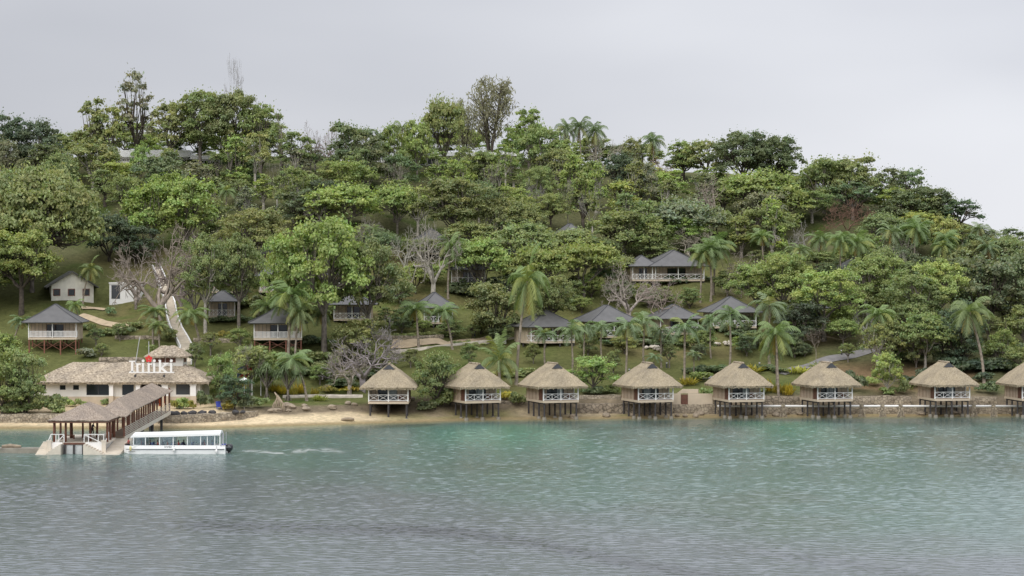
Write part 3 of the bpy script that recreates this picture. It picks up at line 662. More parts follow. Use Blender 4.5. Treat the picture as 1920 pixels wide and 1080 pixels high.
# ------------------------------------------------------------------ roofs
def hip_roof(W, D, z0, zr, ridge, yo=0.0, bulge=.0, gablet=0.0, nseg=10, rings=9, jit=.05, seed=1, along='Y', thick=.28):
    """hipped roof centred on the origin, ridge length given, ridge along Y (or X); gablet>0 makes a small vertical gable at the -Y end"""
    rs = np.random.RandomState(seed); mb = MB(); ring_pts = []
    if along == 'X': W, D = D, W
    tg = 1-gablet
    def ring(t, dz=0, dx=0):
        a = (W/2+dx)*(1-t)+.04*t; ye0, yr0 = -D/2-dx, -ridge/2; ye1, yr1 = D/2+dx, ridge/2
        tf = min(t, tg) if gablet else t
        yf = ye0+(yr0-ye0)*(tf/tg if gablet else t); yb = ye1+(yr1-ye1)*t; z = z0+(zr-z0)*t+bulge*math.sin(math.pi*t)+dz
        cs = [(-a,yf),(a,yf),(a,yb),(-a,yb)]; out = []
        for i in range(4):
            p, q = cs[i], cs[(i+1)%4]
            for j in range(nseg): u = j/nseg; out.append((p[0]+(q[0]-p[0])*u, p[1]+(q[1]-p[1])*u, z))
        return out
    ts = [i/(rings-1) for i in range(rings)]
    if gablet: ts = sorted(set(ts+[tg]))
    allr = [ring(0, -thick, -.12)]+[ring(t) for t in ts]
    for k, rg in enumerate(allr):
        for p in rg:
            q = (p[0]+rs.uniform(-jit,jit), p[1]+rs.uniform(-jit,jit), p[2]+rs.uniform(-jit,jit))
            mb.v.append((q[1]+yo,q[0],q[2]) if along == 'X' else (q[0],q[1]+yo,q[2]))
    n = 4*nseg; R_ = len(allr)
    fs = [(k*n+i, k*n+(i+1)%n, (k+1)*n+(i+1)%n, (k+1)*n+i) for k in range(R_-1) for i in range(n)]+[tuple(range(n))[::-1]]
    mb.f = [f[::-1] for f in fs] if along == 'X' else fs; mb.mi = [0]*len(fs)
    return mb
def fringe(mb, W, D, z0, seed=3, ln=.3, along='Y', yo=0.0, step=.16):
    """ragged hanging ends of the thatch round the eave"""
    rs = np.random.RandomState(seed)
    if along == 'X': W, D = D, W
    cs = [(-W/2,-D/2),(W/2,-D/2),(W/2,D/2),(-W/2,D/2)]
    for i in range(4):
        p, q = np.array(cs[i]), np.array(cs[(i+1)%4]); d = q-p; l = np.linalg.norm(d); d /= l; nrm = np.array([d[1],-d[0]]); k = int(l/step)
        for lay in range(2):
            for j in range(k):
                c = p+d*(j+rs.rand())*step-nrm*(.02+.1*lay); h = ln*rs.uniform(.45,1.25); w_ = step*rs.uniform(.5,.9); zz = z0+.06
                vs = [(c[0]-d[0]*w_,c[1]-d[1]*w_,zz),(c[0]+d[0]*w_,c[1]+d[1]*w_,zz),(c[0]+d[0]*w_*.4,c[1]+d[1]*w_*.4,zz-h),(c[0]-d[0]*w_*.4,c[1]-d[1]*w_*.4,zz-h)]
                if along == 'X': vs = [(v[1]+yo,v[0],v[2]) for v in vs]
                else: vs = [(v[0],v[1]+yo,v[2]) for v in vs]
                mb.add(vs, [(0,1,2,3)])
    return mb
def x_rail(mb, p, q, zf, zt, n=2, t=.07):
    """white rail with crossed braces between two floor points"""
    p, q = Vector(p), Vector(q); d = (q-p)/n; up = Vector((0,0,1))
    mb.beam(p+up*zt, q+up*zt, t, t); mb.beam(p+up*zf, q+up*zf, t, t)
    for i in range(n+1):
        if 0 < i < n: mb.beam(p+d*i+up*zf, p+d*i+up*zt, t*.8, t*.8)
        if i < n:
            mb.beam(p+d*i+up*(zf+.03), p+d*(i+1)+up*(zt-.03), t*.6, t*.62); mb.beam(p+d*i+up*(zt-.03), p+d*(i+1)+up*(zf+.03), t*.55, t*.55)
    return mb
def picket_rail(mb, p, q, zf, zt, pitch=.2, t=.07):
    p, q = Vector(p), Vector(q); l = (q-p).length; d = (q-p)/l; up = Vector((0,0,1)); k = int(l/pitch)
    mb.beam(p+up*zt, q+up*zt, t, t); mb.beam(p+up*(zf+.06), q+up*(zf+.06), t, t)
    for i in range(1,k): mb.beam(p+d*(i*l/k)+up*zf, p+d*(i*l/k)+up*(zt-.03), .1, .03)
    return mb

# ------------------------------------------------------------------ thatched over-water bungalows
def make_hut():
    root = empty('overwater_bungalow')
    w, d, zf = 5.8, 7.4, 2.85; hw = w/2; ze = 4.98; v = 1.9        # veranda depth v; front at y=0, back at y=d
    roof = hip_roof(w+2.3, d+1.9, ze, 8.35, 4.2, d/2, .16, .24, 12, 10, .06, 3); fringe(roof, w+2.26, d+1.86, ze-.05, 5, .34, yo=d/2)
    rf = roof.build('roof', 'thatch', root)
    yg = d/2-2.1; g = MB(); g.prism([(-.86,7.62),(.86,7.62),(0,8.44)], yg-.12, yg-.06); g.build('vent', 'vent', rf)
    rc = MB(); rc.tube([(0,yg-.15,8.40),(0,d/2,8.40),(0,d/2+2.15,8.38)], .15, 6); rc.build('ridge_cap', 'thatch_grey', rf, True)
    b = MB(); b.box(-hw,hw,0,d,2.5,zf); b.build('deck', 'beige_plain', root)
    b = MB(); b.box(-hw+.08,hw-.08,.08,v,zf+.003,zf+.03); b.build('veranda_floor', 'red_wood', root)
    wl = MB(); z1 = ze+.55
    wl.box(-hw+.02,-hw+.16,v,d-.02,zf,z1); wl.box(hw-.16,hw-.02,v,d-.02,zf,z1); wl.box(-hw+.16,hw-.16,d-.16,d-.02,zf,z1)
    wl.box(-hw+.16,-1.6,v,v+.12,zf,z1); wl.box(1.2,hw-.16,v,v+.12,zf,z1); wl.box(-1.6,1.2,v,v+.12,zf+2.0,z1)
    W_ = wl.build('wall', 'beige', root)
    bt = MB()
    for i in range(9): y = v+.25+i*(d-v-.5)/8; bt.box(-hw-.02,-hw+.02,y-.04,y+.04,zf,z1-.1); bt.box(hw-.02,hw+.02,y-.04,y+.04,zf,z1-.1)
    bt.build('batten', 'brown_wood', W_); W_.children[0]['kind'] = 'stuff'
    gd = MB(); gd.box(-1.6,1.2,v+.09,v+.11,zf,zf+2.0); dr = gd.build('sliding_door', 'glass', root)
    fr = MB(); [fr.box(x-.04,x+.04,v+.03,v+.09,zf,zf+2.0) for x in (-1.56,-.2,1.16)]; fr.build('door_frame', 'vent', dr)
    cu = MB(); 
    for i in range(8): x = .0+i*.14; cu.box(x,x+.13,v+.04+.03*(i%2),v+.07+.03*(i%2),zf+.03,zf+1.98)
    cu.build('curtain', 'curtain', root)
    sc_ = MB(); sc_.box(-hw+.02,-hw+.1,.35,v-.02,zf,zf+2.05); sc_.build('recess_shade', 'brown_wood', root)  # dark sheet standing for the shade in the veranda's open left side
    for x in (-hw+.09,0,hw-.09):
        p = MB(); p.box(x-.08,x+.08,.03,.19,zf,ze+.1); p.build('veranda_post', 'white', root)
    p = MB(); p.box(hw-.17,hw-.03,v-.16,v-.02,zf,ze+.1); p.build('veranda_post', 'white', root)
    for a, b_ in (((-hw+.15,.11,0),(-.08,.11,0)),((.08,.11,0),(hw-.15,.11,0)),((hw-.09,.2,0),(hw-.09,v-.17,0))):
        x_rail(MB(), a, b_, zf+.14, zf+1.0, 2 if abs(b_[0]-a[0]) > 1 else 1, .085).build('railing', 'white', root)
    for x in (-hw+.3,0,hw-.3):
        for y in (.3,2.6,4.9,7.1):
            s = MB(); s.tube([(x,y,-.6),(x,y,2.5)],[.15,.13],8); st_ = s.build('stilt', 'dark_wood', root, False)
            if y < 3: f_ = MB(); f_.tube([(x,y,-.7),(x,y,.34)],[.36,.3],8); f_.build('footing', 'concrete_wet', st_)
    br = MB()
    for x in (-hw+.3,0,hw-.3): br.beam((x,.3,2.38),(x,7.1,2.38),.16,.2)
    br.build('floor_beam', 'dark_wood', root)
    return root
HUTS = [ # centre px of balcony front, deck-bottom row, Y, world turn, scale, label
 (728,349,0,1.05,'thatched stilt bungalow facing straight on, alone at the sandy end of the beach'),
 (906,351,22,1.0,'thatched stilt bungalow partly hidden by the round dark bush at its left'),
 (1052,352,20,1.0,'thatched stilt bungalow third from the left, next to the leaning coconut trunk'),
 (1230,353,17.5,1.0,'thatched stilt bungalow just left of the plain beige boundary wall'),
 (1400,354,14,1.0,'thatched stilt bungalow just right of the plain beige boundary wall'),
 (1566,355,14,1.0,'thatched stilt bungalow below the lower end of the sloping road'),
 (1786,357,10.5,1.0,'thatched stilt bungalow left of the tall leaning coconut palm'),
 (1950,357,9,1.0,'thatched stilt bungalow cut off by the right edge of the photo')]
hut0 = make_hut()
for i,(x,Y,a,s,lab) in enumerate(HUTS):
    o = hut0 if i == 0 else copy_tree(hut0)
    o.location = ((x-960)/K*Y, Y, 0.05); o.rotation_euler = (0,0,R(a)); o.scale = (s,s,1)
    tag(o, lab, 'bungalow', 'thatched bungalows along the waterline')
    for c_ in o.children:
        if c_.name.startswith('curtain'): c_.location.x = (0,-.35,.1,-1.2,.05,-.6,-.1,0)[i]
    if i < 7:      # a chair on the veranda, a thing of its own
        cx = (1.7,1.5,1.9,-1.9,1.3,1.8,-2.0)[i]; ca, sa = math.cos(R(a)), math.sin(R(a))
        k_ = empty('veranda_chair',(o.location.x+(cx*ca-1.2*sa)*s, Y+(cx*sa+1.2*ca)*s, 2.93),R(a+rnd.uniform(-25,25)),'brown chair on the veranda of the '+('straight-facing bungalow at the beach end','bungalow beside the round dark bush','bungalow by the leaning coconut trunk','bungalow left of the beige boundary wall','bungalow right of the beige boundary wall','bungalow below the lower end of the road','bungalow left of the tall leaning palm')[i],'chair')
        m_ = MB(); m_.box(-.32,.32,-.3,.3,.36,.44); m_.build('seat','red_wood',k_)
        m_ = MB(); m_.box(-.32,.32,.26,.32,.445,1.0); m_.build('backrest','red_wood',k_)
        for lx_ in (-.28,.28):
            for ly_ in (-.26,.26): m_ = MB(); m_.box(lx_-.03,lx_+.03,ly_-.03,ly_+.03,0,.357); m_.build('leg','brown_wood',k_)

# ------------------------------------------------------------------ grey-roofed hillside bungalows
_bun = {}
def make_bungalow(w=8, d=7, rail='cross', stilt=2.2, red=False, ridge=1.6, rise=2.7, over=.95, wallmat='beige'):
    root = empty('hillside_bungalow'); hw = w/2; v = 1.8; H = 2.5; zf = stilt
    rf = hip_roof(w+2*over, d+2*over, zf+H, zf+H+rise, ridge, d/2, -.12, 0, 6, 7, .0, 4, thick=.16).build('roof','grey_roof',root)
    rc = MB(); W2, D2 = w/2+over, d/2+over; zt = zf+H+rise
    for sx in (-1,1):
        for sy in (-1,1):
            pts = []
            for i in range(7): t = i/6; pts.append((sx*(W2*(1-t)+.04*t), d/2+sy*(D2*(1-t)+ridge/2*t), zf+H+rise*t-.12*math.sin(math.pi*t)+.03))
            rc.tube(pts, .07, 4)
    rc.beam((0,d/2-ridge/2,zt+.03),(0,d/2+ridge/2,zt+.03),.18,.12); rc.build('ridge_cap','vent',rf)
    b = MB(); b.box(-hw,hw,0,d,zf-.32,zf); b.build('deck','beige_plain',root)
    wl = MB(); z1 = zf+H-.02
    wl.box(-hw+.02,-hw+.14,v,d-.02,zf,z1); wl.box(hw-.14,hw-.02,v,d-.02,zf,z1); wl.box(-hw+.14,hw-.14,d-.14,d-.02,zf,z1)
    wl.box(-hw+.14,-w*.16,v,v+.12,zf,z1); wl.box(w*.2,hw-.14,v,v+.12,zf,z1); wl.box(-w*.16,w*.2,v,v+.12,zf+2.1,z1)
    wl.build('wall',wallmat,root)
    g = MB(); g.box(-w*.16,w*.2,v+.08,v+.1,zf,zf+2.1); dr = g.build('sliding_door','glass',root)
    f = MB(); [f.box(x-.04,x+.04,v+.02,v+.08,zf,zf+2.1) for x in (-w*.155,w*.02,w*.195)]; f.build('door_frame','brown_wood',dr)
    for x in (-hw+.08,0,hw-.08): p = MB(); p.box(x-.075,x+.075,.02,.17,zf,zf+H+.05); p.build('veranda_post','white',root)
    for a, b_ in (((-hw+.16,.1,0),(-.08,.1,0)),((.08,.1,0),(hw-.16,.1,0)),((hw-.08,.18,0),(hw-.08,v,0)),((-hw+.08,.18,0),(-hw+.08,v,0))):
        mb = MB(); k = 3 if abs(a[0]-b_[0]) > 1 else 1
        (picket_rail(mb,a,b_,zf+.08,zf+1.05) if rail == 'picket' else x_rail(mb,a,b_,zf+.12,zf+1.0,k,.085)).build('railing','white',root)
    sm = 'red_wood' if red else 'dark_wood'
    for x in (-hw+.15,-hw/3,hw/3,hw-.15):
        for y in (.2,d*.5,d-.2): s = MB(); s.box(x-.1,x+.1,y-.1,y+.1,-2.2,zf-.32); s.build('stilt',sm,root)
    if red:
        xs = (-hw+.15,-hw/3,hw/3,hw-.15)
        for i in range(3):
            for y in (.32,d-.2): xb = MB(); xb.beam((xs[i],y,.1),(xs[i+1],y,zf-.5),.07); xb.beam((xs[i],y+.08,zf-.5),(xs[i+1],y+.08,.1),.07); xb.beam((xs[i]+.1,y+.04,(zf-.3)/2),(xs[i+1]-.1,y+.04,(zf-.3)/2),.05); xb.build('cross_brace',sm,root)
    return root
def place_bungalow(x, eave, w_px, deck, Y, rot, label, **kw):
    """x = centre column, deck = row of the deck edge, roof eave width in px, at distance Y"""
    Y = hit(x, deck+(30 if kw.get('red') else 11)).y; W = w_px/K*Y; w = W-1.9; key = (round(w,1),tuple(sorted(kw.items())))
    front = hit(x, deck+(30 if kw.get('red') else 11)); Y = front.y-.3; X = (x-960)/K*Y; zf = HC+(HY-deck)/K*Y; g = gz(X,Y+2)
    st_ = kw.pop('stilt', max(.9, zf-g)); kw['stilt'] = st_; kw['w'] = max(4.5,w)
    o = make_bungalow(**kw); o.location = (X,Y,zf-st_); o.rotation_euler = (0,0,R(rot))
    return tag(o, label, 'bungalow', 'grey-roofed bungalows on the hillside')
GB = [ # x, eave row, roof px width, deck row, Y, turn, kwargs, label
 (98,600,112,633,376,2,dict(rail='picket',red=True,rise=2.9),'grey-roofed bungalow with white picket balcony on tall red stilts, far left'),
 (521,603,112,634,384,6,dict(rail='picket',red=True,rise=2.6),'grey-roofed bungalow with picket balcony and red stilts behind two coconut trunks'),
 (425,521,76,546,428,6,dict(rise=2.4),'small grey-roofed bungalow above another one, right of the white stairway'),
 (416,567,70,592,410,6,dict(rise=2.0),'small grey-roofed bungalow directly below a similar roof, right of the stairway'),
 (512,480,66,501,445,8,dict(rise=2.5),'highest grey-roofed bungalow behind the big limby tree on the left'),
 (512,520,70,545,430,8,dict(rise=2.4),'grey-roofed bungalow half hidden left of the big limby tree'),
 (644,518,70,541,432,-4,dict(rise=2.6),'grey-roofed bungalow seen through the forked limbs of the big tree'),
 (822,577,76,604,414,14,dict(rise=2.6),'dark grey pointed bungalow roof above two young coconut palms'),
 (660,572,90,598,408,0,dict(rise=2.2),'bungalow behind bare twigs with only its crossed white railing showing'),
 (878,505,84,531,436,0,dict(rise=2.1),'bungalow under spreading trees with a white crossed balcony left of the tall palm'),
 (1037,608,112,640,398,24,dict(rise=2.8),'grey-roofed bungalow right of the tall coconut palm in mid slope'),
 (1152,600,108,630,404,22,dict(rise=2.8),'dark grey roofed bungalow below the white bare tree'),
 (1274,595,96,624,406,14,dict(rise=2.4),'grey-roofed bungalow behind a row of slim palms, below the large duplex'),
 (1378,582,104,612,410,10,dict(rise=2.7),'grey-roofed bungalow with crossed railing just right of the slim palm row'),
 (1272,500,122,524,436,14,dict(rise=3.0),'large grey-roofed bungalow high on the slope with three palms in front'),
 (1208,502,54,524,440,8,dict(rise=2.0),'small grey-roofed annex bungalow against the left side of the large one'),
 (1078,432,60,466,470,16,dict(rise=2.4),'grey bungalow roof peeping out of the woods near the top centre'),
 (1612,505,72,530,440,10,dict(rise=2.2),'grey bungalow roof deep among palms on the right slope'),
 (1522,578,70,604,414,4,dict(rise=2.2),'bungalow hidden by bright trees with a bit of white railing, right of the slope palms'),
 (812,448,56,474,462,10,dict(rise=2.2),'dark bungalow roof behind the tall white bare tree in the centre'),
 (970,478,60,502,452,5,dict(rise=2.0),'bungalow roof half buried in umbrella trees above the tall palm'),
 (1926,578,62,606,406,4,dict(rise=2.2,wallmat='cream'),'cream-walled bungalow with dark balcony at the right edge'),
]
for x,e,wp,dk,Y,rot,kw,lab in GB: place_bungalow(x,e,wp,dk,Y,rot,lab,**kw)

# ------------------------------------------------------------------ white gabled house, white block, hilltop lodges
def lp(x, y, Y): p = PX(x,y,Y); return p
Yh = hit(136,563).y; base = lp(136,561,Yh)
wh = empty('gabled_house',(base.x,Yh,base.z),R(14),'cream boarded house with grey gabled roof and three small windows','house')
s = Yh/K; gw = 78*s/2; gh = 26*s; ga = 50*s; dl = 11
b = MB(); b.prism([(-gw,-1.2),(gw,-1.2),(gw,gh),(0,ga),(-gw,gh)],0,dl); b.build('wall','cream',wh)
r = MB(); ov = .9; sl_ = (ga-gh)/gw
for sx in (-1,1):
    e = (sx*(gw+ov),gh-ov*sl_)
    vs = [(e[0],-.7,e[1]+.05),(0,-.7,ga+.05),(0,dl+.7,ga+.05),(e[0],dl+.7,e[1]+.05)]; r.add(vs+[(x,y,z+.22) for x,y,z in vs],[(0,1,2,3)[::-1],(4,5,6,7),(0,1,5,4),(1,2,6,5),(2,3,7,6),(3,0,4,7)])
r.build('roof','grey_roof',wh)
for dx in (-29,-2,25):
    f = MB(); x = dx*s; z = 13*s
    f.box(x-.62,x+.62,-.08,.02,z-.62,z+.62); fo = f.build('window','red_wood',wh); q = MB(); q.box(x-.5,x+.5,-.11,-.085,z-.5,z+.5); q.build('pane','glass',fo)
Yb = hit(233,568).y; base = lp(233,566,Yb); s = Yb/K
wb = empty('utility_block',(base.x,Yb,base.z),0,'flat-roofed white block with a dark roller door beside the stairway','building')
b = MB(); b.box(-28*s,29*s,0,5,-1.4,34*s); b.build('wall','white',wb)
b = MB(); b.box(-28.8*s,29.8*s,-.15,5.15,34*s,36.5*s); b.build('parapet','white',wb)
b = MB(); b.box(-24*s,-8*s,-.05,.02,6*s,31*s); dd = b.build('door','glass_mid',wb); b = MB(); [b.box(-24*s,-8*s,-.07,-.052,(6+i*2.5)*s,(6+i*2.5+.4)*s) for i in range(11)]; b.build('slat','vent',dd)
def lodge(x0, x1, y0, y1, Y, roofh, lab, bays):
    Y = hit((x0+x1)/2,y1).y; s = Y/K; c = lp((x0+x1)/2, y1, Y); o = empty('hilltop_lodge',(c.x,Y,c.z),0,lab,'building'); hw = (x1-x0)*s/2; h = (y1-y0)*s
    b = MB(); b.box(-hw,hw,2,9,-3,h-roofh*s); b.build('wall','offwhite',o)
    b = MB(); b.prism([(-hw-.6,h-roofh*s),(hw+.6,h-roofh*s),(hw+.3,h-.25),(-hw-.3,h-.25)],.6,9.4); b.build('roof','paleroof',o)
    for i in range(bays):
        x = -hw+(i+.5)*2*hw/bays; f = MB(); f.box(x-.9,x+.9,1.93,2.02,.3,h-roofh*s-.4); fo = f.build('window','white',o); q = MB(); q.box(x-.78,x+.78,1.9,1.927,.42,h-roofh*s-.52); q.build('pane','glass',fo)
    rl = MB(); x_rail(rl,(-hw,.8,0),(hw,.8,0),.1,1.0,bays,.08); rl.build('railing','white',o)
    dk = MB(); dk.box(-hw,hw,.6,2,-.3,0); dk.build('deck','offwhite',o)
lodge(212,352,279,304,500,15,'bright white roofed hilltop building behind the yellow-green trees, upper left',6)
lodge(360,425,289,308,502,9,'smaller white hilltop building seen in bits right of the bright white roof',3)
lodge(760,975,283,317,497,9,'long white hilltop lodge with windows behind the crest trees, centre',11)
lodge(640,740,296,320,505,8,'pale hilltop lodge mostly behind dark trees, left of the long one',5)

# ------------------------------------------------------------------ stairway up the hill
def path_pts(pix): return [hit(x,y) for x,y in pix]
sp = [(346,684),(350,655),(340,636),(330,618),(322,594),(319,572),(312,552),(306,535),(299,517),(293,503)]
pts = path_pts(sp); wid = np.linspace(2.0,1.5,len(pts))
stair = empty('stairway',pts[0],0,'long pale concrete stairway climbing the lawn between white side walls','stairway')
p0 = pts[0]
def resample(pts, step):
    out = [pts[0].copy()]
    for a, b_ in zip(pts[:-1],pts[1:]):
        k = max(1,int((b_-a).length/step))
        for i in range(1,k+1): out.append(a+(b_-a)*i/k)
    return out
rp = resample(pts,.9); stp, wl_, wr_ = MB(), MB(), MB()
for i in range(len(rp)-1):
    a, b_ = rp[i]-p0, rp[i+1]-p0; t = i/len(rp); w_ = .95-.4*t
    d = Vector((b_.x-a.x,b_.y-a.y,0)).normalized(); n_ = Vector((d.y,-d.x,0)); z1 = b_.z+.25; z0 = a.z-1.2
    q = [a+n_*-w_, a+n_*w_, b_+n_*w_, b_-n_*w_]
    stp.add([(v.x,v.y,z0) for v in q]+[(v.x,v.y,z1) for v in q],[(0,3,2,1),(4,5,6,7),(0,1,5,4),(1,2,6,5),(2,3,7,6),(3,0,4,7)])
    for mb, sg in ((wl_,-1),(wr_,1)):
        q = [a+n_*sg*(w_+.02), a+n_*sg*(w_+.22), b_+n_*sg*(w_+.22), b_+n_*sg*(w_+.02)]
        if sg < 0: q = q[::-1]
        za, zb = a.z+.4, b_.z+.4
        zz = [za,za,zb,zb] if sg > 0 else [zb,zb,za,za]
        mb.add([(v.x,v.y,z0) for v in q]+[(v.x,v.y,z_+.25) for v,z_ in zip(q,zz)],[(0,3,2,1),(4,5,6,7),(0,1,5,4),(1,2,6,5),(2,3,7,6),(3,0,4,7)])
stp.build('steps','concrete_pale',stair); wl_.build('side_wall','white',stair); wr_.build('side_wall','white',stair)

# ------------------------------------------------------------------ reception hall
Yr = 353.0; s = Yr/K; X0 = (225-960)*s; zb = HC+(HY-758)*s
rec = empty('reception_hall',(X0,Yr,zb),0,'long white reception hall with thatched hip roof behind the jetty','building')
lx = lambda px: (px-225)*s
lz = lambda py: (758-py)*s
dz_e = lz(716); zr_ = HC+(HY-679)/K*(Yr+6)-zb
rw = (393-60)*s; rd_ = 13.0
roof = hip_roof(rw, rd_, dz_e, zr_, (331-128)*s*1.0, 0, .1, 0, 14, 9, .07, 7, 'X', .3)
off = ((393+60)/2-225)*s
fringe(roof, rw-.05, rd_-.05, dz_e-.05, 8, .3, 'X')
roof.v = [(x+off,y+rd_/2-1.2,z) for x,y,z in roof.v]; RF = roof.build('roof','thatch_grey',rec)
b = MB(); ywin = 0.0
def wall_with_holes(mb, x0, x1, z0, z1, y0, y1, holes):
    xs = x0
    for hx0,hx1,hz0,hz1 in sorted(holes):
        mb.box(xs,hx0,y0,y1,z0,z1); mb.box(hx0,hx1,y0,y1,z0,hz0); mb.box(hx0,hx1,y0,y1,hz1,z1); xs = hx1
    mb.box(xs,x1,y0,y1,z0,z1)
holes = [(76,86,721,730),(112,123,722,731),(137,148,722,731),(162,206,719,741),(229,251,718,741),(264,304,716,757.5),(330,356,718,740)]
hh = [(lx(a),lx(b_),lz(d_),lz(c_)) for a,b_,c_,d_ in holes]
wall_with_holes(b, lx(62), lx(375), 0, dz_e+.25, 0, .3, hh)
b.box(lx(62),lx(62)+.3,.3,10.5,-.8,dz_e+.25); b.box(lx(375)-.3,lx(375),.3,10.5,-.8,dz_e+.25); b.box(lx(62),lx(375),10.5,10.8,-.8,dz_e+.25)
b.build('wall','offwhite',rec)
b = MB(); wall_with_holes(b, lx(61.6), lx(263), -.9, lz(743.5), -.06, -.003, []); b.box(lx(305),lx(375.4),-.06,-.003,-.9,lz(743.5)); b.build('wall_base','tan_band',rec)
for i,(a,b_,c_,d_) in enumerate(hh):
    if i == 5:
        q = MB(); q.box(a,b_,1.2,1.26,c_,d_); q.build('doorway_shade','interior',rec); continue  # dark sheet standing for the unlit hall behind the door opening
    f = MB(); t = .07
    f.box(a,b_,.06,.2,c_,c_+t); f.box(a,b_,.06,.2,d_-t,d_); f.box(a,a+t,.06,.2,c_+t,d_-t); f.box(b_-t,b_,.06,.2,c_+t,d_-t)
    if i == 3: f.box((a+b_)/2-.04,(a+b_)/2+.04,.08,.18,c_+t,d_-t)
    fo = f.build('window','vent',rec); q = MB(); q.box(a+t,b_-t,.12,.14,c_+t,d_-t); q.build('pane','glass' if i != 6 else 'glass_mid',fo)
for a,b_ in ((206,213.5),(256,264),(304.5,316),(358,368.5)):
    p = MB(); x0,x1 = lx(a),lx(b_); p.box(x0,x1,-.75,-.07,lz(742),dz_e-.12); p.box(x0-.1,x1+.1,-.85,-.07,dz_e-.5,dz_e-.3); P_ = p.build('pillar','white',rec)
    q = MB(); q.box(x0-.04,x1+.04,-.79,-.07,-.4,lz(742)-.003); q.build('plinth','tan_band',P_)
# lantern tower on the roof
tw = empty('roof_lantern',(lx(305)+X0,Yr+6.0,zb),0,'small thatched lantern turret rising from the reception hall roof','turret')
s2 = (Yr+6)/K; z_e = HC+(HY-667)*s2-zb; z_t = HC+(HY-648)*s2-zb; cw = 80*s2
rf = hip_roof(cw, 6.2, z_e, z_t, 2.0, 0, .06, 0, 8, 6, .05, 9, 'X', .22); fringe(rf,cw-.04,6.16,z_e-.04,10,.22,'X'); rf.build('roof','thatch_grey',tw)
b = MB(); b.box(-28*s2,31*s2,-2.2,2.2,z_e-2.6,z_e+.1); W_ = b.build('wall','offwhite',tw)
for i in range(4):
    x = (-17+i*10)*s2; q = MB(); q.box(x-4.2*s2,x+4.2*s2,-2.26,-2.19,z_e-.95,z_e-.25); q.build('window','brown_wood',tw)
q = MB(); q.box(31*s2-.01,31*s2+.05,-1.2,1.0,z_e-.95,z_e-.25); q.build('window','brown_wood',tw)
# the sign: slab-serif letters standing on a rail
Ys = Yr-1.0; s3 = Ys/K; sgz = HC+(HY-699)*s3
sg = empty('roof_sign',((284-960)*s3,Ys,sgz),0,'large white letters with a red hibiscus standing on the reception roof','sign')
ux = lambda zx: (zx/16+230-284)*s3     # zx, zy: measured on the 16x enlargement of the sign
uz = lambda zy: (699-(zy/16+655))*s3
b = MB(); b.box(ux(190),ux(1545),-.12,.12,uz(708),uz(676)); b.build('base_rail','white',sg)
def letter(polys):
    mb = MB(); 
    for p in polys: mb.prism([(ux(a),uz(c)) for a,c in p],-.1,.1)
    mb.build('letter','white',sg)
def rect(x0,x1,y0,y1): return [(x0,y1),(x1,y1),(x1,y0),(x0,y0)]
def disc(cx,cy,r): return [(cx+r*math.cos(t*math.pi/6),cy-r*math.sin(t*math.pi/6)) for t in range(12)]
letter([rect(255,318,378,676),rect(195,372,342,378),rect(222,345,655,675.9)])
def small_r(x): letter([rect(x,x+62,420,676),rect(x-18,x-.1,420,440),[(x+62.1,475),(x+62.1,428),(x+100,416),(x+130,420),(x+130,470),(x+85,462)]])
def small_i(x, dot=True): letter([rect(x,x+62,416,676),rect(x-14,x-.1,416,436)]+([disc(x+34,345,42)] if dot else []))
small_r(412); small_i(580); small_r(752); small_i(915)
letter([rect(1088,1152,318,676),rect(1072,1087.9,318,340),[(1152.1,600),(1152.1,540),(1255,450),(1215,436),(1215,408),(1372,408),(1372,436),(1320,446),(1205,555),(1340,676),(1255,676)]])
small_i(1425)
fl = MB(); 
for k in range(5):
    a = k*1.2566+.3; cx,cy = 790+66*math.cos(a),285-66*math.sin(a); fl.prism([(ux(x_),uz(y_)) for x_,y_ in disc(cx,cy,44)],-.16-.012*k,-.11)
FL = fl.build('hibiscus_emblem','red',sg); q = MB(); q.prism([(ux(x_),uz(y_)) for x_,y_ in disc(785,272,20)],-.26,-.222); q.build('flower_centre','orange',FL)
st_ = MB()
for zx in (260,560,870,1200,1480): st_.beam((ux(zx),.1,uz(690)),(ux(zx),1.5,uz(690)-.05),.08); st_.beam((ux(zx),.12,uz(400)),(ux(zx),1.9,uz(690)+.4),.05)
st_.build('strut','grey_metal',sg)
for px_ in (254,308):
    p = PX(px_,706,Yr-1.0); o = empty('roof_floodlight',(p.x,p.y,p.z),0,'dark floodlight on the thatch below the %s end of the roof letters' % ('left' if px_ < 280 else 'right'),'floodlight')
    b = MB(); b.tube([(0,-.25,.1),(0,.1,.2)],[.2,.14],8); b.build('lamp_head','vent',o); b = MB(); b.beam((0,.05,.12),(0,.4,-.15),.07); b.build('bracket','vent',o)
for px_,yt,yb,lab in ((262,632,680,'thin leaning grey mast behind the roof letters'),(279,640,668,'thin white pole beside the roof lantern, above the red flower')):
    a = PX(px_,yt,Yr+(4.5 if px_ < 270 else 1.2)); o = MB(); dx = -1.0 if px_ < 270 else 0; z0 = 4.5 if px_<270 else 4.0
    o.tube([(0,0,0),(-dx*.9,0,a.z-zb-z0)],[.07,.05],6); ob = o.build('mast','grey_metal'); ob.location = (a.x+dx*.9,a.y,zb+z0); tag(ob,lab,'mast')

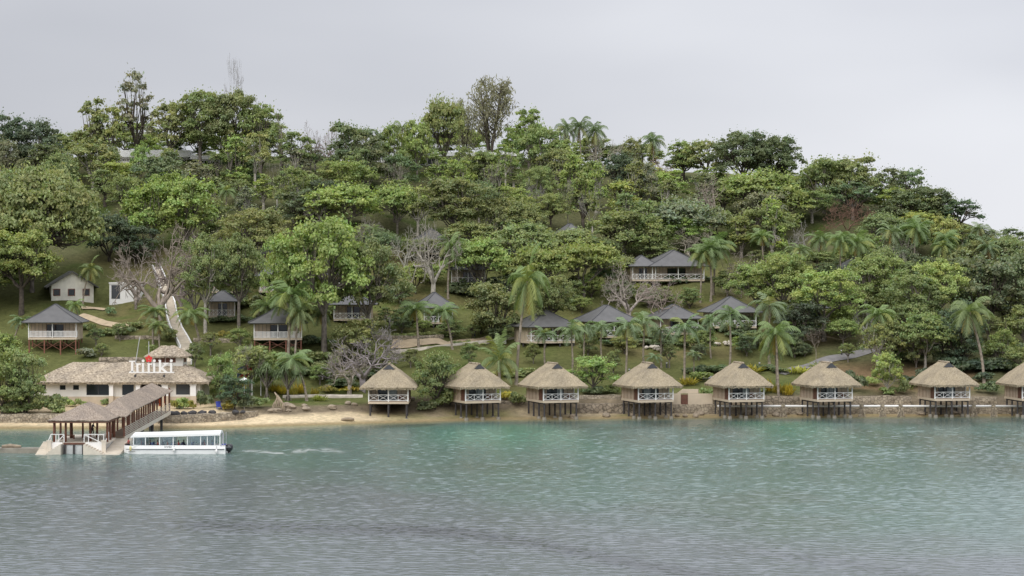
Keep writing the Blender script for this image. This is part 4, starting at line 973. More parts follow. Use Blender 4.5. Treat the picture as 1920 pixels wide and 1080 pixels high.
# ------------------------------------------------------------------ jetty: landing, pavilion, covered gangway
ZD = 1.4; YF = 287.6; sJ = YF/K
XL, XR = (92-960)*sJ, (196-960)*sJ; xc0, xc1 = (121-960)*sJ, (157-960)*sJ
land = empty('jetty_landing',((XL+XR)/2,YF,0),0,'pale concrete jetty landing with steps down to the water','jetty')
ox = (XL+XR)/2; hx = (XR-XL)/2
b = MB(); b.box(-hx,hx,0,13.5,ZD-.3,ZD); b.build('platform','concrete_pale',land)
b = MB(); b.box(-hx+.05,-hx+2.2,.0,.25,-1.5,ZD-.303); b.box(hx-2.2,hx-.05,0,.25,-1.5,ZD-.303);  b.box(-hx+.05,hx-.05,.31,13,-1.5,ZD-.303); b.build('base_wall','concrete',land); b = MB(); b.box(-hx+2.203,hx-2.203,-.02,.3,-1.5,ZD-.306); b.build('front_wall','grey_render',land)
c0, c1 = xc0-ox, xc1-ox
def flight(mb, p_top, p_bot, wvec, n, ztop, zbot):
    """solid steps from p_top to p_bot (x,y), wvec = tread width vector"""
    p_top, p_bot, wv = Vector(p_top), Vector(p_bot), Vector(wvec); d = (p_bot-p_top)/n
    for i in range(n):
        a = p_top+d*i; q = [a, a+wv, a+wv+d, a+d]; z = ztop-(i+1)*(ztop-zbot)/(n+1)
        if (wv.x*d.y-wv.y*d.x) < 0: q = q[::-1]
        mb.add([(v.x,v.y,-1.5) for v in q]+[(v.x,v.y,z) for v in q],[(0,3,2,1),(4,5,6,7),(0,1,5,4),(1,2,6,5),(2,3,7,6),(3,0,4,7)])
mb = MB(); flight(mb,(c0-.2,-1.5),(-hx-.3,-1.5),(0,1.48),8,ZD,-.05); mb.build('front_steps','concrete_pale',land)
mb = MB(); flight(mb,(c1+.2,-1.5),(hx+.2,-1.5),(0,1.48),8,ZD,-.05); mb.build('front_steps','concrete_pale',land)
mb = MB(); flight(mb,(hx+.003,8.6),(hx+.003,-1.6),(2.1,0),12,ZD,-.05); mb.build('side_steps','concrete_pale',land)
mb = MB(); flight(mb,(-hx-.003,3.5),(-hx-.003,-1.9),(-1.35,0),10,ZD,-.05); mb.build('side_steps','concrete_pale',land)
for a, b_, xo in ((c0-.25,-hx+.05,-1),(c1+.25,hx-.05,1)):
    q = MB(); q.prism([(a,ZD-.02),(a,ZD+.02),(b_,ZD+.02),(b_,-.1),(b_-.02*xo,-.1)] if False else ([(b_,-.4),(a,ZD-.25),(a,ZD+.03),(b_,ZD+.03)] if xo < 0 else [(a,ZD-.25),(b_,-.4),(b_,ZD+.03),(a,ZD+.03)]),-.075,-.012); q.build('parapet','white',land)
    q = MB(); q.box(b_-.25,b_+.25,-.32,-.08,-.4,ZD+.12); q.box(b_-.32,b_+.32,-.36,-.079,ZD+.121,ZD+.3); q.build('end_pillar','concrete_pale',land)
b = MB(); b.box(c0-.1,c1+.1,-.14,-.003,ZD-.24,ZD-.02); b.build('edge_beam','brown_wood',land)
for x in (c0+.05,(c0+c1)/2,c1-.05):
    b = MB(); b.box(x-.11,x+.11,-.3,-.1,-1.5,ZD-.245); b.build('fender_pile','dark_wood',land)
def pipe_rail(segs, r=.05):
    mb = MB()
    for a, b_ in segs: mb.tube([a,b_],r,6)
    return mb
zt = ZD+1.0
pipe_rail([((-hx+.25,0,zt),(c0-.05,0,zt)),((-hx+.25,0,ZD),(-hx+.25,0,zt)),((c0-.05,0,ZD),(c0-.05,0,zt)),((c0-.7,0,ZD),(c0-.7,0,zt)),((-hx+.85,0,ZD),(-hx+.85,0,zt)),((c0-.05,0,zt-.04),(-hx+1.0,0,ZD+.04)),((-hx+.25,0,zt),(-hx-.05,-.1,ZD+.25)),((-hx+.25,0,zt),(-hx+.25,2.4,zt)),((-hx+.25,2.4,ZD),(-hx+.25,2.4,zt))],.06).build('handrail','white',land)
pipe_rail([((c1+.05,0,zt),(hx-.1,0,zt)),((c1+.05,0,ZD),(c1+.05,0,zt)),((hx-.1,0,ZD),(hx-.1,0,zt)),((c1+.6,0,ZD),(c1+.6,0,zt)),((c1+1.8,0,ZD),(c1+1.8,0,zt)),((c1+.1,0,zt-.05),(hx-.5,0,ZD+.04)),((hx-.1,0,zt),(hx-.05,3.2,zt+.05)),((hx-.05,1.5,ZD),(hx-.05,1.5,zt)),((hx-.05,3.2,ZD),(hx-.05,3.2,zt+.05)),((hx-.05,3.2,zt+.05),(hx+.15,.2,ZD+.3)),((hx+.15,.2,ZD+.3),(hx+.1,-.2,.6))],.06).build('handrail','white',land)
# pavilion
px0, px1 = (88-960)/K*286.6, (203-960)/K*286.6; pw = px1-px0; pcx = (px0+px1)/2; pd = 12.0; zE = 4.2
pav = empty('jetty_pavilion',(pcx,286.6,ZD),0,'open jetty pavilion with shingled hip roof on brown posts','pavilion')
rf = hip_roof(pw,pd,zE-ZD,6.05-ZD,4.2,pd/2,.0,0,10,8,.03,12,thick=.12); rf.build('roof','shake',pav)
b = MB(); b.box(-pw/2+.15,pw/2-.15,.14,.26,zE-ZD-.32,zE-ZD-.125); b.box(-pw/2+.15,pw/2-.15,pd-.26,pd-.14,zE-ZD-.32,zE-ZD-.125); b.box(-pw/2+.15,-pw/2+.27,.261,pd-.261,zE-ZD-.32,zE-ZD-.125); b.box(pw/2-.27,pw/2-.15,.261,pd-.261,zE-ZD-.32,zE-ZD-.125); b.build('eave_beam','brown_wood',pav)
s4 = 288.5/K
for px_, yy, w_ in ((102,1.9,.36),(113.5,6,.28),(123,1.9,.3),(134,8.5,.42),(155.5,8.5,.26),(169.5,3.5,.3),(182,9,.3),(201,1.9,.3),(206.5,5.5,.34),(214,9.5,.3)):
    Y = 286.6+yy; x = (px_-960)/K*Y-pcx; p = MB(); p.tube([(x,yy,0),(x+rnd.uniform(-.05,.05),yy,zE-ZD-.1)],[w_*.56,w_*.46],8); p.build('post','red_wood' if px_ not in (113.5,134) else 'brown_wood',pav,True)
bn = MB(); bx = (128-960)/K*294-pcx; bn.box(bx-.8,bx+.8,7.0,7.5,.4,.48); bn.box(bx-.8,bx-.7,7.0,7.5,0,.4); bn.box(bx+.7,bx+.8,7.0,7.5,0,.4)
bch = bn.build('bench','red_wood'); bch.location = (pcx,286.6,ZD); tag(bch,'low red-brown bench under the jetty pavilion roof','bench')
# gangway: runs back from the pavilion to the shore
gx = -50.6; gy0, gy1 = 296.0, 335.5; zd0, zd1 = 1.55, 2.35; ze0, ze1 = 4.55, 5.35; gw = 2.3
gang = empty('covered_gangway',(gx,gy0,0),0,'covered timber gangway with grey shingle roof leading from jetty to shore','walkway')
Lg = gy1-gy0
def sl(z0,z1,t): return z0+(z1-z0)*t
b = MB(); vs = []
n_ = 14
for i in range(n_+1):
    t = i/n_; y = t*(Lg+1)-2.0; z = sl(ze0,ze1,t)+rnd.uniform(-.03,.03)
    hp = max(0,(t-.88)/.12)*.75; zr__ = 1.5*(1-hp*.8)*min(1,.12+t/.13); z -= .35*max(0,1-t/.13)
    vs += [(-2.6,y,z-.1),(-2.6,y,z),(-.45,y,z+zr__),(gw/2+.6,y,z),(gw/2+.6,y,z-.1),(-.45,y,z+zr__-.17)]
fs = []
for i in range(n_):
    o = i*6
    for j in range(6): fs.append((o+j,o+(j+1)%6,o+6+(j+1)%6,o+6+j))
fs += [tuple(range(6))[::-1],tuple(n_*6+j for j in range(6))]
b.add(vs,[f[::-1] for f in fs]); b.build('roof','shake',gang)
b = MB(); b.add([(-gw/2,0,zd0-.2),(gw/2,0,zd0-.2),(gw/2,Lg,zd1-.2),(-gw/2,Lg,zd1-.2),(-gw/2,0,zd0),(gw/2,0,zd0),(gw/2,Lg,zd1),(-gw/2,Lg,zd1)],[(0,3,2,1),(4,5,6,7),(0,1,5,4),(1,2,6,5),(2,3,7,6),(3,0,4,7)]); b.build('deck','floor_wood',gang)
for sx in (-1,1):
    b = MB(); x = sx*(gw/2+.06); b.add([(x-.05,0,zd0-.5),(x+.05,0,zd0-.5),(x+.05,Lg,zd1-.5),(x-.05,Lg,zd1-.5),(x-.05,0,zd0+.03),(x+.05,0,zd0+.03),(x+.05,Lg,zd1+.03),(x-.05,Lg,zd1+.03)],[(0,3,2,1),(4,5,6,7),(0,1,5,4),(1,2,6,5),(2,3,7,6),(3,0,4,7)]); b.build('edge_board','concrete_pale',gang)
    rl = MB()
    for hgt in (.22,.44,.66,.88,1.1): rl.beam((x,.1,zd0+hgt),(x,Lg-.1,zd1+hgt),.06,.07)
    rl.build('railing','concrete_pale',gang)
    for i in range(11):
        t = i/10; y = .15+t*(Lg-.3); p = MB(); p.box(x-.1-.12*sx,x+.1-.12*sx,y-.1,y+.1,sl(zd0,zd1,t),sl(ze0,ze1,t)+(.3 if i > 1 else -.25)); p.build('post','red_wood',gang)
for t in (.2,.42,.64,.85):
    for x in (-.8,.8): p = MB(); p.tube([(x,t*Lg,-1.5),(x,t*Lg,sl(zd0,zd1,t)-.2)],.2,8); p.build('pile','dark_wood',gang)
for i,(t,zz) in enumerate(((.93,.0),(.80,.05))):
    v = empty('life_vest',(gx+gw/2-.15,gy0+t*Lg,sl(zd0,zd1,t)+1.35),R(8*i),('orange-red life vest hanging near the shore end of the gangway','red life vest hanging midway along the gangway')[i],'life vest')
    b = MB(); b.box(-.28,-.04,-.3,.3,0,.75); b.box(-.28,-.04,-.3,-.12,.75,1.0); b.box(-.28,-.04,.12,.3,.75,1.0); b.build('vest_body','orange',v); b = MB(); b.box(-.29,-.03,-.31,.31,.3,.36); b.build('strap','vent',v)
bw = MB(); p = PX(-30,838,289); q = PX(66,840,289)
bw.box(p.x,q.x+1.2,288.3,290.2,-1.5,.62); bwo = bw.build('breakwater','concrete_wet'); tag(bwo,'low stained concrete breakwater left of the jetty landing','breakwater')
tm = MB(); tm.tube([(p.x+2.2,289,.8),(p.x+3.2,289.3,.86),(p.x+4.6,289.1,.8)],[.2,.3,.16],6); t_ = tm.build('rock','rock_tan'); tag(t_,'pale stone lying on top of the low breakwater','rock')

# ------------------------------------------------------------------ people (skinned bodies)
def skin_mesh(name, pts, edges, rad, mat, sub=2):
    me = bpy.data.meshes.new(name); me.from_pydata([tuple(p) for p in pts],edges,[]); o = bpy.data.objects.new(name,me); COL.objects.link(o)
    md = o.modifiers.new('s','SKIN'); 
    for i,r in enumerate(rad): me.skin_vertices[0].data[i].radius = (r,r) if not hasattr(r,'__len__') else r
    me.skin_vertices[0].data[0].use_root = True; md.use_smooth_shade = True
    if sub: o.modifiers.new('d','SUBSURF').levels = sub; 
    dg = bpy.context.evaluated_depsgraph_get(); dg.update(); nm = bpy.data.meshes.new_from_object(o.evaluated_get(dg)); bpy.data.objects.remove(o); bpy.data.meshes.remove(me)
    nm.name = name; nm.materials.clear(); nm.materials.append(M[mat]); return nm
def body_meshes(pose):
    """pose gives joints; returns body, shirt, trousers, hair meshes"""
    J = pose; pts = []; ed = []; rad = []
    def ch(seq, start=None):
        prev = start
        for p,r in seq:
            pts.append(p); rad.append(r); i = len(pts)-1
            if prev is not None: ed.append((prev,i))
            prev = i
        return prev
    ch([(J['pelvis'],(.15,.12)),(J['waist'],(.13,.1)),(J['chest'],(.17,.12)),(J['neck0'],(.07,.07)),(J['neck'],(.055,.055)),(J['head0'],(.075,.085)),(J['head1'],(.085,.1)),(J['head2'],(.06,.07))])
    for sd in ('L','R'):
        e = ch([(J['sh'+sd],.065),(J['el'+sd],.045),(J['wr'+sd],.03),(J['pa'+sd],(.042,.02))],2)
        w_ = J['pa'+sd]; d = (Vector(J['pa'+sd])-Vector(J['wr'+sd])).normalized(); sidev = d.cross(Vector((.2,.9,.3))).normalized()
        for k,(o_,l_) in enumerate(((-.033,.07),(-.011,.085),(.011,.08),(.033,.062))): ch([(tuple(Vector(w_)+sidev*o_+d*.03),.0095),(tuple(Vector(w_)+sidev*o_+d*l_),.008),(tuple(Vector(w_)+sidev*o_+d*(l_+.03)+Vector((0,-.012,-.01))),.007)],e)
        ch([(tuple(Vector(J['wr'+sd])+sidev*.045+d*.03),.011),(tuple(Vector(J['wr'+sd])+sidev*.06+d*.065),.009)],e)
        ch([(J['hi'+sd],.085),(J['kn'+sd],.058),(J['an'+sd],.04),(J['to'+sd],(.045,.03))],0)
    body = skin_mesh('body',pts,ed,rad,'skin',1)
    f = 1.16
    shirt = skin_mesh('shirt',[J['waist2'],J['waist'],J['chest'],J['neck0'],J['shL'],J['slL'],J['shR'],J['slR']],[(0,1),(1,2),(2,3),(2,4),(4,5),(2,6),(6,7)],[(.17,.135),(.155,.125),(.19,.14),(.085,.085),.082,.075,.082,.075],'shirt_dark',1)
    tr = skin_mesh('trousers',[J['pelvis'],J['hiL'],J['knL'],J['anL'],J['hiR'],J['knR'],J['anR']],[(0,1),(1,2),(2,3),(0,4),(4,5),(5,6)],[(.165,.13),.1,.078,.062,.1,.078,.062],'trouser',1)
    h1 = Vector(J['head1']); h2 = Vector(J['head2'])
    hair = skin_mesh('hair',[tuple(h1+Vector((0,.035,.0))),tuple(h1+Vector((0,.025,.06))),tuple(h2+Vector((0,.01,.02)))],[(0,1),(1,2)],[(.092,.08),(.1,.1),(.07,.075)],'hair',1)
    return body, shirt, tr, hair
def P3(**k): return k
stand = P3(pelvis=(0,0,.95),waist2=(0,0,1.0),waist=(0,-.03,1.12),chest=(0,-.1,1.36),neck0=(0,-.15,1.47),neck=(0,-.18,1.53),head0=(0,-.21,1.6),head1=(0,-.23,1.67),head2=(0,-.23,1.75),
  shL=(.19,-.1,1.41),elL=(.24,-.2,1.14),wrL=(.2,-.42,1.04),paL=(.19,-.5,1.03),slL=(.22,-.15,1.25),shR=(-.19,-.12,1.41),elR=(-.25,-.16,1.13),wrR=(-.24,-.3,.93),paR=(-.24,-.34,.86),slR=(-.23,-.14,1.25),
  hiL=(.1,0,.9),knL=(.12,-.12,.5),anL=(.12,-.02,.08),toL=(.13,-.18,.04),hiR=(-.1,.02,.9),knR=(-.11,.02,.49),anR=(-.12,.16,.09),toR=(-.12,.02,.04))
sit = P3(pelvis=(0,0,.48),waist2=(0,.0,.53),waist=(0,.02,.66),chest=(0,.0,.92),neck0=(0,-.01,1.03),neck=(0,-.02,1.09),head0=(0,-.04,1.16),head1=(0,-.05,1.23),head2=(0,-.04,1.31),
  shL=(.19,.0,.97),elL=(.24,-.08,.72),wrL=(.16,-.3,.62),paL=(.13,-.38,.6),slL=(.22,-.03,.82),shR=(-.19,0,.97),elR=(-.24,-.08,.72),wrR=(-.16,-.3,.62),paR=(-.13,-.38,.6),slR=(-.22,-.03,.82),
  hiL=(.1,-.03,.47),knL=(.12,-.45,.48),anL=(.12,-.47,.09),toL=(.12,-.62,.05),hiR=(-.1,-.03,.47),knR=(-.12,-.45,.48),anR=(-.12,-.47,.09),toR=(-.12,-.62,.05))
PB = {'stand':body_meshes(stand),'sit':body_meshes(sit)}
def person(pose, loc, rz, shirt, label):
    o = empty('person',loc,rz,label,'person'); bo, sh, tr, ha = PB[pose]
    link('body',bo,o); s_ = sh.copy(); s_.materials.clear(); s_.materials.append(M[shirt]); link('shirt',s_,o); link('trousers',tr,o); link('hair',ha,o); return o
Y = 300.0
person('stand',((176-960)/K*Y,Y-1.2,ZD),R(70),'shirt_dark','person in dark clothes walking bent forward under the jetty pavilion')

# ------------------------------------------------------------------ ferry boat
sB = 287.2/K; bx0 = (229-960)*sB; bx1 = (424-960)*sB; LB = bx1-bx0
boat = empty('ferry_boat',((bx0+bx1)/2,288.6,0),0,'long white covered ferry boat moored beside the jetty landing','boat')
BX = lambda px: (px-960)*sB-(bx0+bx1)/2
BZ = lambda py: HC+(HY-py)*sB
hb = 1.35
def hull_sec(x, zs, f):   # half sections, f = fullness
    return [(x,-hb*f*k,z) for k,z in zs]
secs = []
for px_, f, dzb in ((230,.22,.25),(236,.55,.1),(246,.86,0),(262,1,0),(330,1,0),(400,1,0),(422,.97,0)):
    x = BX(px_); top = 1.02 if px_ < 250 else .95
    pr = [(-1,top),(-1.04,.62),(-1.0,.58),(-.94,-.05+dzb),(-.55,-.35+dzb),(0,-.45+dzb)]
    full = [(k*f,z) for k,z in pr]+[(-k*f,z) for k,z in pr[:-1][::-1]]
    secs.append([(x,k*hb,z) for k,z in full])
mb = MB(); n_ = len(secs[0])
for s_ in secs: mb.v += s_
for i in range(len(secs)-1):
    for j in range(n_-1): mb.f.append((i*n_+j,(i+1)*n_+j,(i+1)*n_+j+1,i*n_+j+1)); mb.mi.append(0)
mb.f += [tuple(range(n_)),tuple((len(secs)-1)*n_+j for j in range(n_))[::-1]]; mb.mi += [0,0]
hull = mb.build('hull','boat_white',boat)
b = MB(); b.box(BX(236),BX(420),-hb*1.05,-hb*1.02,.55,.63); b.box(BX(262),BX(420),hb*1.02,hb*1.05,.55,.63); b.build('rub_rail','vent',hull)
b = MB(); b.box(BX(240),BX(420),-hb*.9,hb*.9,.3,.36); b.build('floor','concrete',boat)
b = MB(); b.box(BX(250),BX(413),-hb+.03,-hb+.1,.9,BZ(835)); b.box(BX(250),BX(413),hb-.1,hb-.03,.9,BZ(835)); b.build('side_coaming','boat_white',boat)
zw0, zw1 = BZ(834.5), BZ(818.5); zrf = BZ(811)
rf = MB(); xs = [243.5,250,300,409,413]
for i,px_ in enumerate(xs):
    zz = (BZ(819),BZ(812.5),BZ(811.5),BZ(808.5),BZ(809))[i]; f = (.75,.95,1.02,1.02,1.0)[i]
    for k,dz_ in ((-1.06,-.52),(-1.06,-.22),(-.72,-.03),(0,.04),(.72,-.03),(1.06,-.22),(1.06,-.52),(0,-.2)): rf.v.append((BX(px_),k*hb*f,zz+dz_*(1 if i else .35)))
for i in range(4):
    for j in range(8): rf.f.append((i*8+j,i*8+(j+1)%8,(i+1)*8+(j+1)%8,(i+1)*8+j)); rf.mi.append(0)
rf.f += [tuple(range(8))[::-1],tuple(32+j for j in range(8))]; rf.mi += [0,0]
rf.f = [f[::-1] for f in rf.f]; rf.build('canopy','boat_white',boat)
cols_ = [250,272.5,299,324.5,351,376,388.5,402.5]
for px_ in cols_+[412]:
    for sy in (-1,1): p = MB(); p.box(BX(px_)-.05,BX(px_)+.05,sy*(hb-.07)-.035,sy*(hb-.07)+.035,zw0-.02,zw1+.14); p.build('pillar','boat_white',boat)
for i in range(len(cols_)-1):
    if i in (1,3): continue          # these two side windows are rolled up
    for sy in (-1,1): p = MB(); p.box(BX(cols_[i])+.06,BX(cols_[i+1])-.06,sy*(hb-.07)-.008,sy*(hb-.07)+.008,zw0,zw1+.1); p.build('side_window','clear',boat)
p = MB(); p.add([(BX(245.5),-hb*.86,zw0-.1),(BX(249),-hb*.93,zw1+.1),(BX(249),hb*.93,zw1+.1),(BX(245.5),hb*.86,zw0-.1)],[(0,1,2,3)]); p.build('windscreen','clear',boat)
b = MB()
for px_ in (413.5,419): b.tube([(BX(px_),-hb+.1,.95),(BX(px_),-hb+.1,zrf-.1)],.04,6); b.tube([(BX(px_),hb-.1,.95),(BX(px_),hb-.1,zrf-.1)],.04,6)
b.build('stern_frame','grey_metal',boat)
for px_,mt,y0,y1 in ((245,'yellow',836,845),(326.5,'white',838,847),(406,'white',842,850)):
    p = MB(); p.tube([(BX(px_),-hb-.22,BZ(y1)),(BX(px_),-hb-.22,BZ(y1)+.1),(BX(px_),-hb-.22,BZ(y0)-.1),(BX(px_),-hb-.2,BZ(y0))],[.08,.15,.15,.06],8); fo = p.build('fender',mt,boat,True)
    q = MB(); q.tube([(BX(px_),-hb-.2,BZ(y0)),(BX(px_),-hb-.02,1.0)],.02,4); q.build('fender_rope','vent',fo)
mo = MB(); xm = BX(427)
mo.tube([(xm,0,.25),(xm,0,.45),(xm+.02,0,.8),(xm+.05,0,1.05),(xm+.05,0,1.16)],[.26,.44,.5,.42,.2],10); mo.tube([(xm-.05,0,-.8),(xm,0,.3)],[.12,.2],8); mo.box(xm-.75,xm-.3,-.2,.2,.35,.6); MO = mo.build('outboard_motor','motor',boat,True)
lb = MB(); lb.box(xm-.25,xm+.3,-.525,-.505,.78,.82); lb.build('motor_stripe','grey_metal',MO)
b = MB(); b.box(BX(413),BX(421),-hb*.8,hb*.8,.95,1.06); b.build('stern_deck','boat_white',boat); b = MB(); b.box(BX(414),BX(420.5),-hb*.5,hb*.3,1.063,1.16); b.build('stern_cover','blue',boat)
for i in range(7):
    px_ = 262+i*18.5
    for sy in (-.62,.62):
        b = MB(); x = BX(px_); b.box(x-.2,x+.22,sy-.4,sy+.4,.7,.78); b.box(x+.2,x+.28,sy-.4,sy+.4,.78,1.4); b.box(x-.02,x+.04,sy-.05,sy+.05,.36,.7); b.build('seat','shirt_blue' if i%2 else 'navy',boat)
# name painted along the side, in individual stroke letters
def text_mesh(txt, size, mat, name='lettering'):
    cu = bpy.data.curves.new(name,'FONT'); cu.body = txt; cu.size = size; cu.align_x = 'CENTER'; cu.extrude = .004; ob = bpy.data.objects.new(name,cu); COL.objects.link(ob)
    dg = bpy.context.evaluated_depsgraph_get(); dg.update(); me = bpy.data.meshes.new_from_object(ob.evaluated_get(dg)); bpy.data.objects.remove(ob); me.materials.clear(); me.materials.append(M[mat]); me.name = name; return me
t_ = link('lettering',text_mesh('Iririki',.42,'vent'),boat); t_.location = (BX(315),-hb-.03,BZ(840)+.0); t_.rotation_euler = (R(90),0,0)
for px_,sy,shirt,lab in ((261,.55,'shirt_red','passenger in pink-red top in the front row of the boat'),(280,-.5,'navy','passenger in navy seated in the first open boat window'),(294,-.5,'shirt_red','passenger in dark red seated in the first open boat window, nearer the stern'),
    (312,-.45,'orange','passenger in orange seated in the middle window of the boat'),(333,-.5,'shirt_red','passenger in red leaning at the second open boat window'),(341,.5,'shirt_dark','passenger in dark clothes on the far side of the second open window'),
    (381,-.2,'shirt_red','person in faded red at the rear of the boat cabin'),(396,-.2,'shirt_blue','person in blue at the very stern of the boat cabin')):
    person('sit',((px_-960)*sB,288.6+sy,.34),R(-90),shirt,lab)
person('sit',((237-960)*sB,288.9,.55),R(-60),'shirt_red','crew member in red and white crouched on the bow of the boat')

# ------------------------------------------------------------------ sea walls, rocks, road, paths
def ribbon_wall(name, pix_top, h, thick, mat, label, below=.8, wob=.12, cat='wall', step=1.2, base=None, seed=1, off=0.0):
    """wall whose top runs through the given pixels; every pixel carries its own distance Y"""
    rs = np.random.RandomState(seed); P = [PX(x,y,Y or hit(x,y+h*11).y-.3) for x,y,Y in pix_top]; P = resample(P,step); o0 = P[0].copy(); vs = []; fs = []
    for i,p in enumerate(P):
        j = lambda: rs.uniform(-wob,wob); q = p-o0; zt_ = q.z+j()*.6
        vs += [(q.x,q.y-.0+j(),q.z-h-below),(q.x,q.y+.12+j(),q.z-h*.5),(q.x,q.y+.22+j()*.5,zt_),(q.x,q.y+.22+thick+j()*.5,zt_+j()*.3),(q.x,q.y+.22+thick,q.z-h-below)]
    for i in range(len(P)-1):
        for k in range(4): fs.append((i*5+k,(i+1)*5+k,(i+1)*5+k+1,i*5+k+1))
    fs += [tuple(range(5))[::-1],tuple((len(P)-1)*5+k for k in range(5))]
    mb = MB(); mb.add(vs,fs); o = mb.build(name,mat); o.location = o0; return tag(o,label,cat)
ribbon_wall('stone_wall',[(296,779,336),(340,778,336.4),(400,776,337.6),(445,773,340),(482,771,343)],1.15,1.6,'stone','low coral-stone sea wall topped by dark boulders right of the gangway')
ribbon_wall('stone_wall',[(-30,777,336.2),(90,776,336.2),(200,776,336.2),(290,779,336)],1.2,1.6,'stone','shaded stone sea wall below the reception shrubs, behind the jetty')
ribbon_wall('stone_wall',[(770,758,357),(830,757,357.5),(880,752,358.5),(985,752,359.5)],1.6,.9,'stone_dark','rough dark stone bank behind the second thatched bungalow')
ribbon_wall('stone_wall',[(1086,741,362.5),(1120,741,363),(1165,741,363)],1.5,.7,'stone','stacked stone retaining wall between the third and fourth thatched bungalows')
ribbon_wall('stone_wall',[(1080,757,358.5),(1170,757,359),(1260,757,359.5)],1.9,.7,'stone_dark','low rough sea wall under the fourth thatched bungalow')
ribbon_wall('stone_wall',[(1262,758,360),(1300,758,360),(1345,758,360)],1.7,.6,'stone','pinkish stone base below the plain beige boundary wall')
ribbon_wall('stone_wall',[(1345,762,360),(1500,762,361),(1700,761,362),(1930,761,363)],1.6,.7,'stone','long lower sea wall behind the white pipe on the right')
ribbon_wall('stone_wall',[(1432,742,364),(1460,743,364),(1500,744,364)],1.5,.6,'stone_dark','short stone wall behind the tall palm between bungalows five and six')
ribbon_wall('stone_wall',[(1595,744,365.5),(1650,742,366),(1710,743,366)],1.4,.6,'stone','stone retaining wall between the last two whole thatched bungalows')
ribbon_wall('stone_wall',[(1820,744,366.5),(1870,744,367)],1.4,.6,'stone','short stone wall left of the bungalow at the right edge')
ribbon_wall('stone_wall',[(362,633,0),(410,635,0),(450,634,0)],.7,.4,'stone','grey garden wall across the lawn right of the stairway')
ribbon_wall('stone_wall',[(700,627,0),(760,630,0),(832,627,0)],.7,.4,'stone','garden wall above the sandy turning place in mid slope')
ribbon_wall('stone_wall',[(215,629,0),(260,629,0),(300,631,0)],.6,.4,'stone_dark','low garden wall left of the stairway on the lawn')
ribbon_wall('stone_wall',[(185,670,371),(225,669,371),(268,671,371)],.9,.4,'stone_dark','brownish bank wall above the reception roof on the left lawn')
ribbon_wall('stone_wall',[(530,741,0),(590,740,0),(680,740,0)],.5,.4,'kerb','low pale edging wall beside yellow crotons on the beach lawn',wob=.05)
kb = ribbon_wall('kerb',[(735,657,0),(800,650,0),(860,643,0),(940,634,0),(985,630,0)],.35,.25,'kerb','pale kerb running up the lawn below the white box','kerb' and .3,.04,'kerb')
# plain beige wall with gate
def flat_wall(name, x0, x1, yt, yb, Y, th, mat, label, cat='wall'):
    p, q = PX(x0,yb,Y), PX(x1,yt,Y); mb = MB(); mb.box(0,q.x-p.x,0,th,-.6,q.z-p.z); o = mb.build(name,mat); o.location = p; return tag(o,label,cat)
bwl = empty('boundary_wall',PX(1300,758,360.4),0,'plain beige boundary wall with a brown gate between thatched bungalows','wall')
s5 = 360.4/K
for a,b_ in ((-38,-23.5),(-10,36)): m_ = MB(); m_.box(a*s5,b_*s5,0,.25,-.5,20*s5); m_.build('wall_panel','beige_plain',bwl)
m_ = MB(); m_.box(-23.4*s5,-10.1*s5,.05,.15,-.3,18*s5); m_.build('gate','brown_wood',bwl)
m_ = MB(); m_.prism([(-30*s5,20.2*s5),(10*s5,20.2*s5),(10*s5,28*s5),(-20*s5,28*s5)],.6,.8); m_.build('screen_wall','beige_plain',bwl)
for x0,x1,lab in ((1432,1492,'plain low beige wall right of the fifth thatched bungalow'),):
    pass
# pipe with concrete supports
pp = [PX(x,761.5,358.6+((x-1345)/600)*2.4) for x in (1345,1500,1700,1935)]
pipe = empty('shore_pipe',pp[0],0,'long white pipe on concrete brackets along the right-hand sea wall','pipe')
mb = MB(); mb.tube([p-pp[0] for p in pp],.17,8); mb.build('pipe','white',pipe,True)
for x in (1468,1615,1654,1688,1825,1862):
    Y = 358.3+((x-1345)/600)*2.4; c = PX(x,764,Y)-pp[0]; zg = gz(c.x+pp[0].x,Y-.9)-pp[0].z
    m_ = MB(); m_.prism([(c.x-.32,zg-.5),(c.x+.32,zg-.5),(c.x+.3,c.z+.6),(c.x-.3,c.z+.6)],c.y-.42,c.y-.18); m_.beam((c.x-.6,c.y-.7,zg-.2),(c.x,c.y-.3,c.z+.1),.16); m_.beam((c.x+.6,c.y-.7,zg-.2),(c.x,c.y-.3,c.z+.1),.16); m_.build('bracket','stone',pipe)
def rock(x, y, Y, r, mat, label, group=None, seed=0, name='boulder', fl=.7):
    bm = bmesh.new(); bmesh.ops.create_icosphere(bm,subdivisions=2,radius=1); rs = np.random.RandomState(seed); o_ = Vector(rs.rand(3)*50)
    for v in bm.verts: k = 1+.35*mnoise.noise(v.co*1.3+o_)+.15*mnoise.noise(v.co*3+o_); v.co = Vector((v.co.x*k*r*1.25,v.co.y*k*r,v.co.z*k*r*fl))
    me = bpy.data.meshes.new(name); bm.to_mesh(me); bm.free(); me.materials.append(M[mat]); ob = link(name,me); ob.location = PX(x,y,Y); ob.rotation_euler = (0,0,rs.rand()*6); return tag(ob,label,'rock',group)
for i,(x,r) in enumerate(((320,.68),(331,.55),(345,.45),(361,.55),(379,.62),(398,.55),(441,.5),(455,.4))):
    rock(x,776-(i*.5),337.2+i*.45,r,'rock','dark boulder in the row along the top of the sea wall','dark boulders on the sea wall',i)
for i in range(20):
    x = 1075+rnd.uniform(0,850); 
    Y = shore((x-960)/K*355)+rnd.uniform(.3,2.3); X = (x-960)/K*Y; y = pxof((X,Y,gz(X,Y)+.12))[1]
    rock(x,y-1,Y,rnd.uniform(.35,.7),'rock_tan','weathered brown rock on the shore below the thatched bungalows','rocks on the right-hand shore',40+i,'shore_rock')
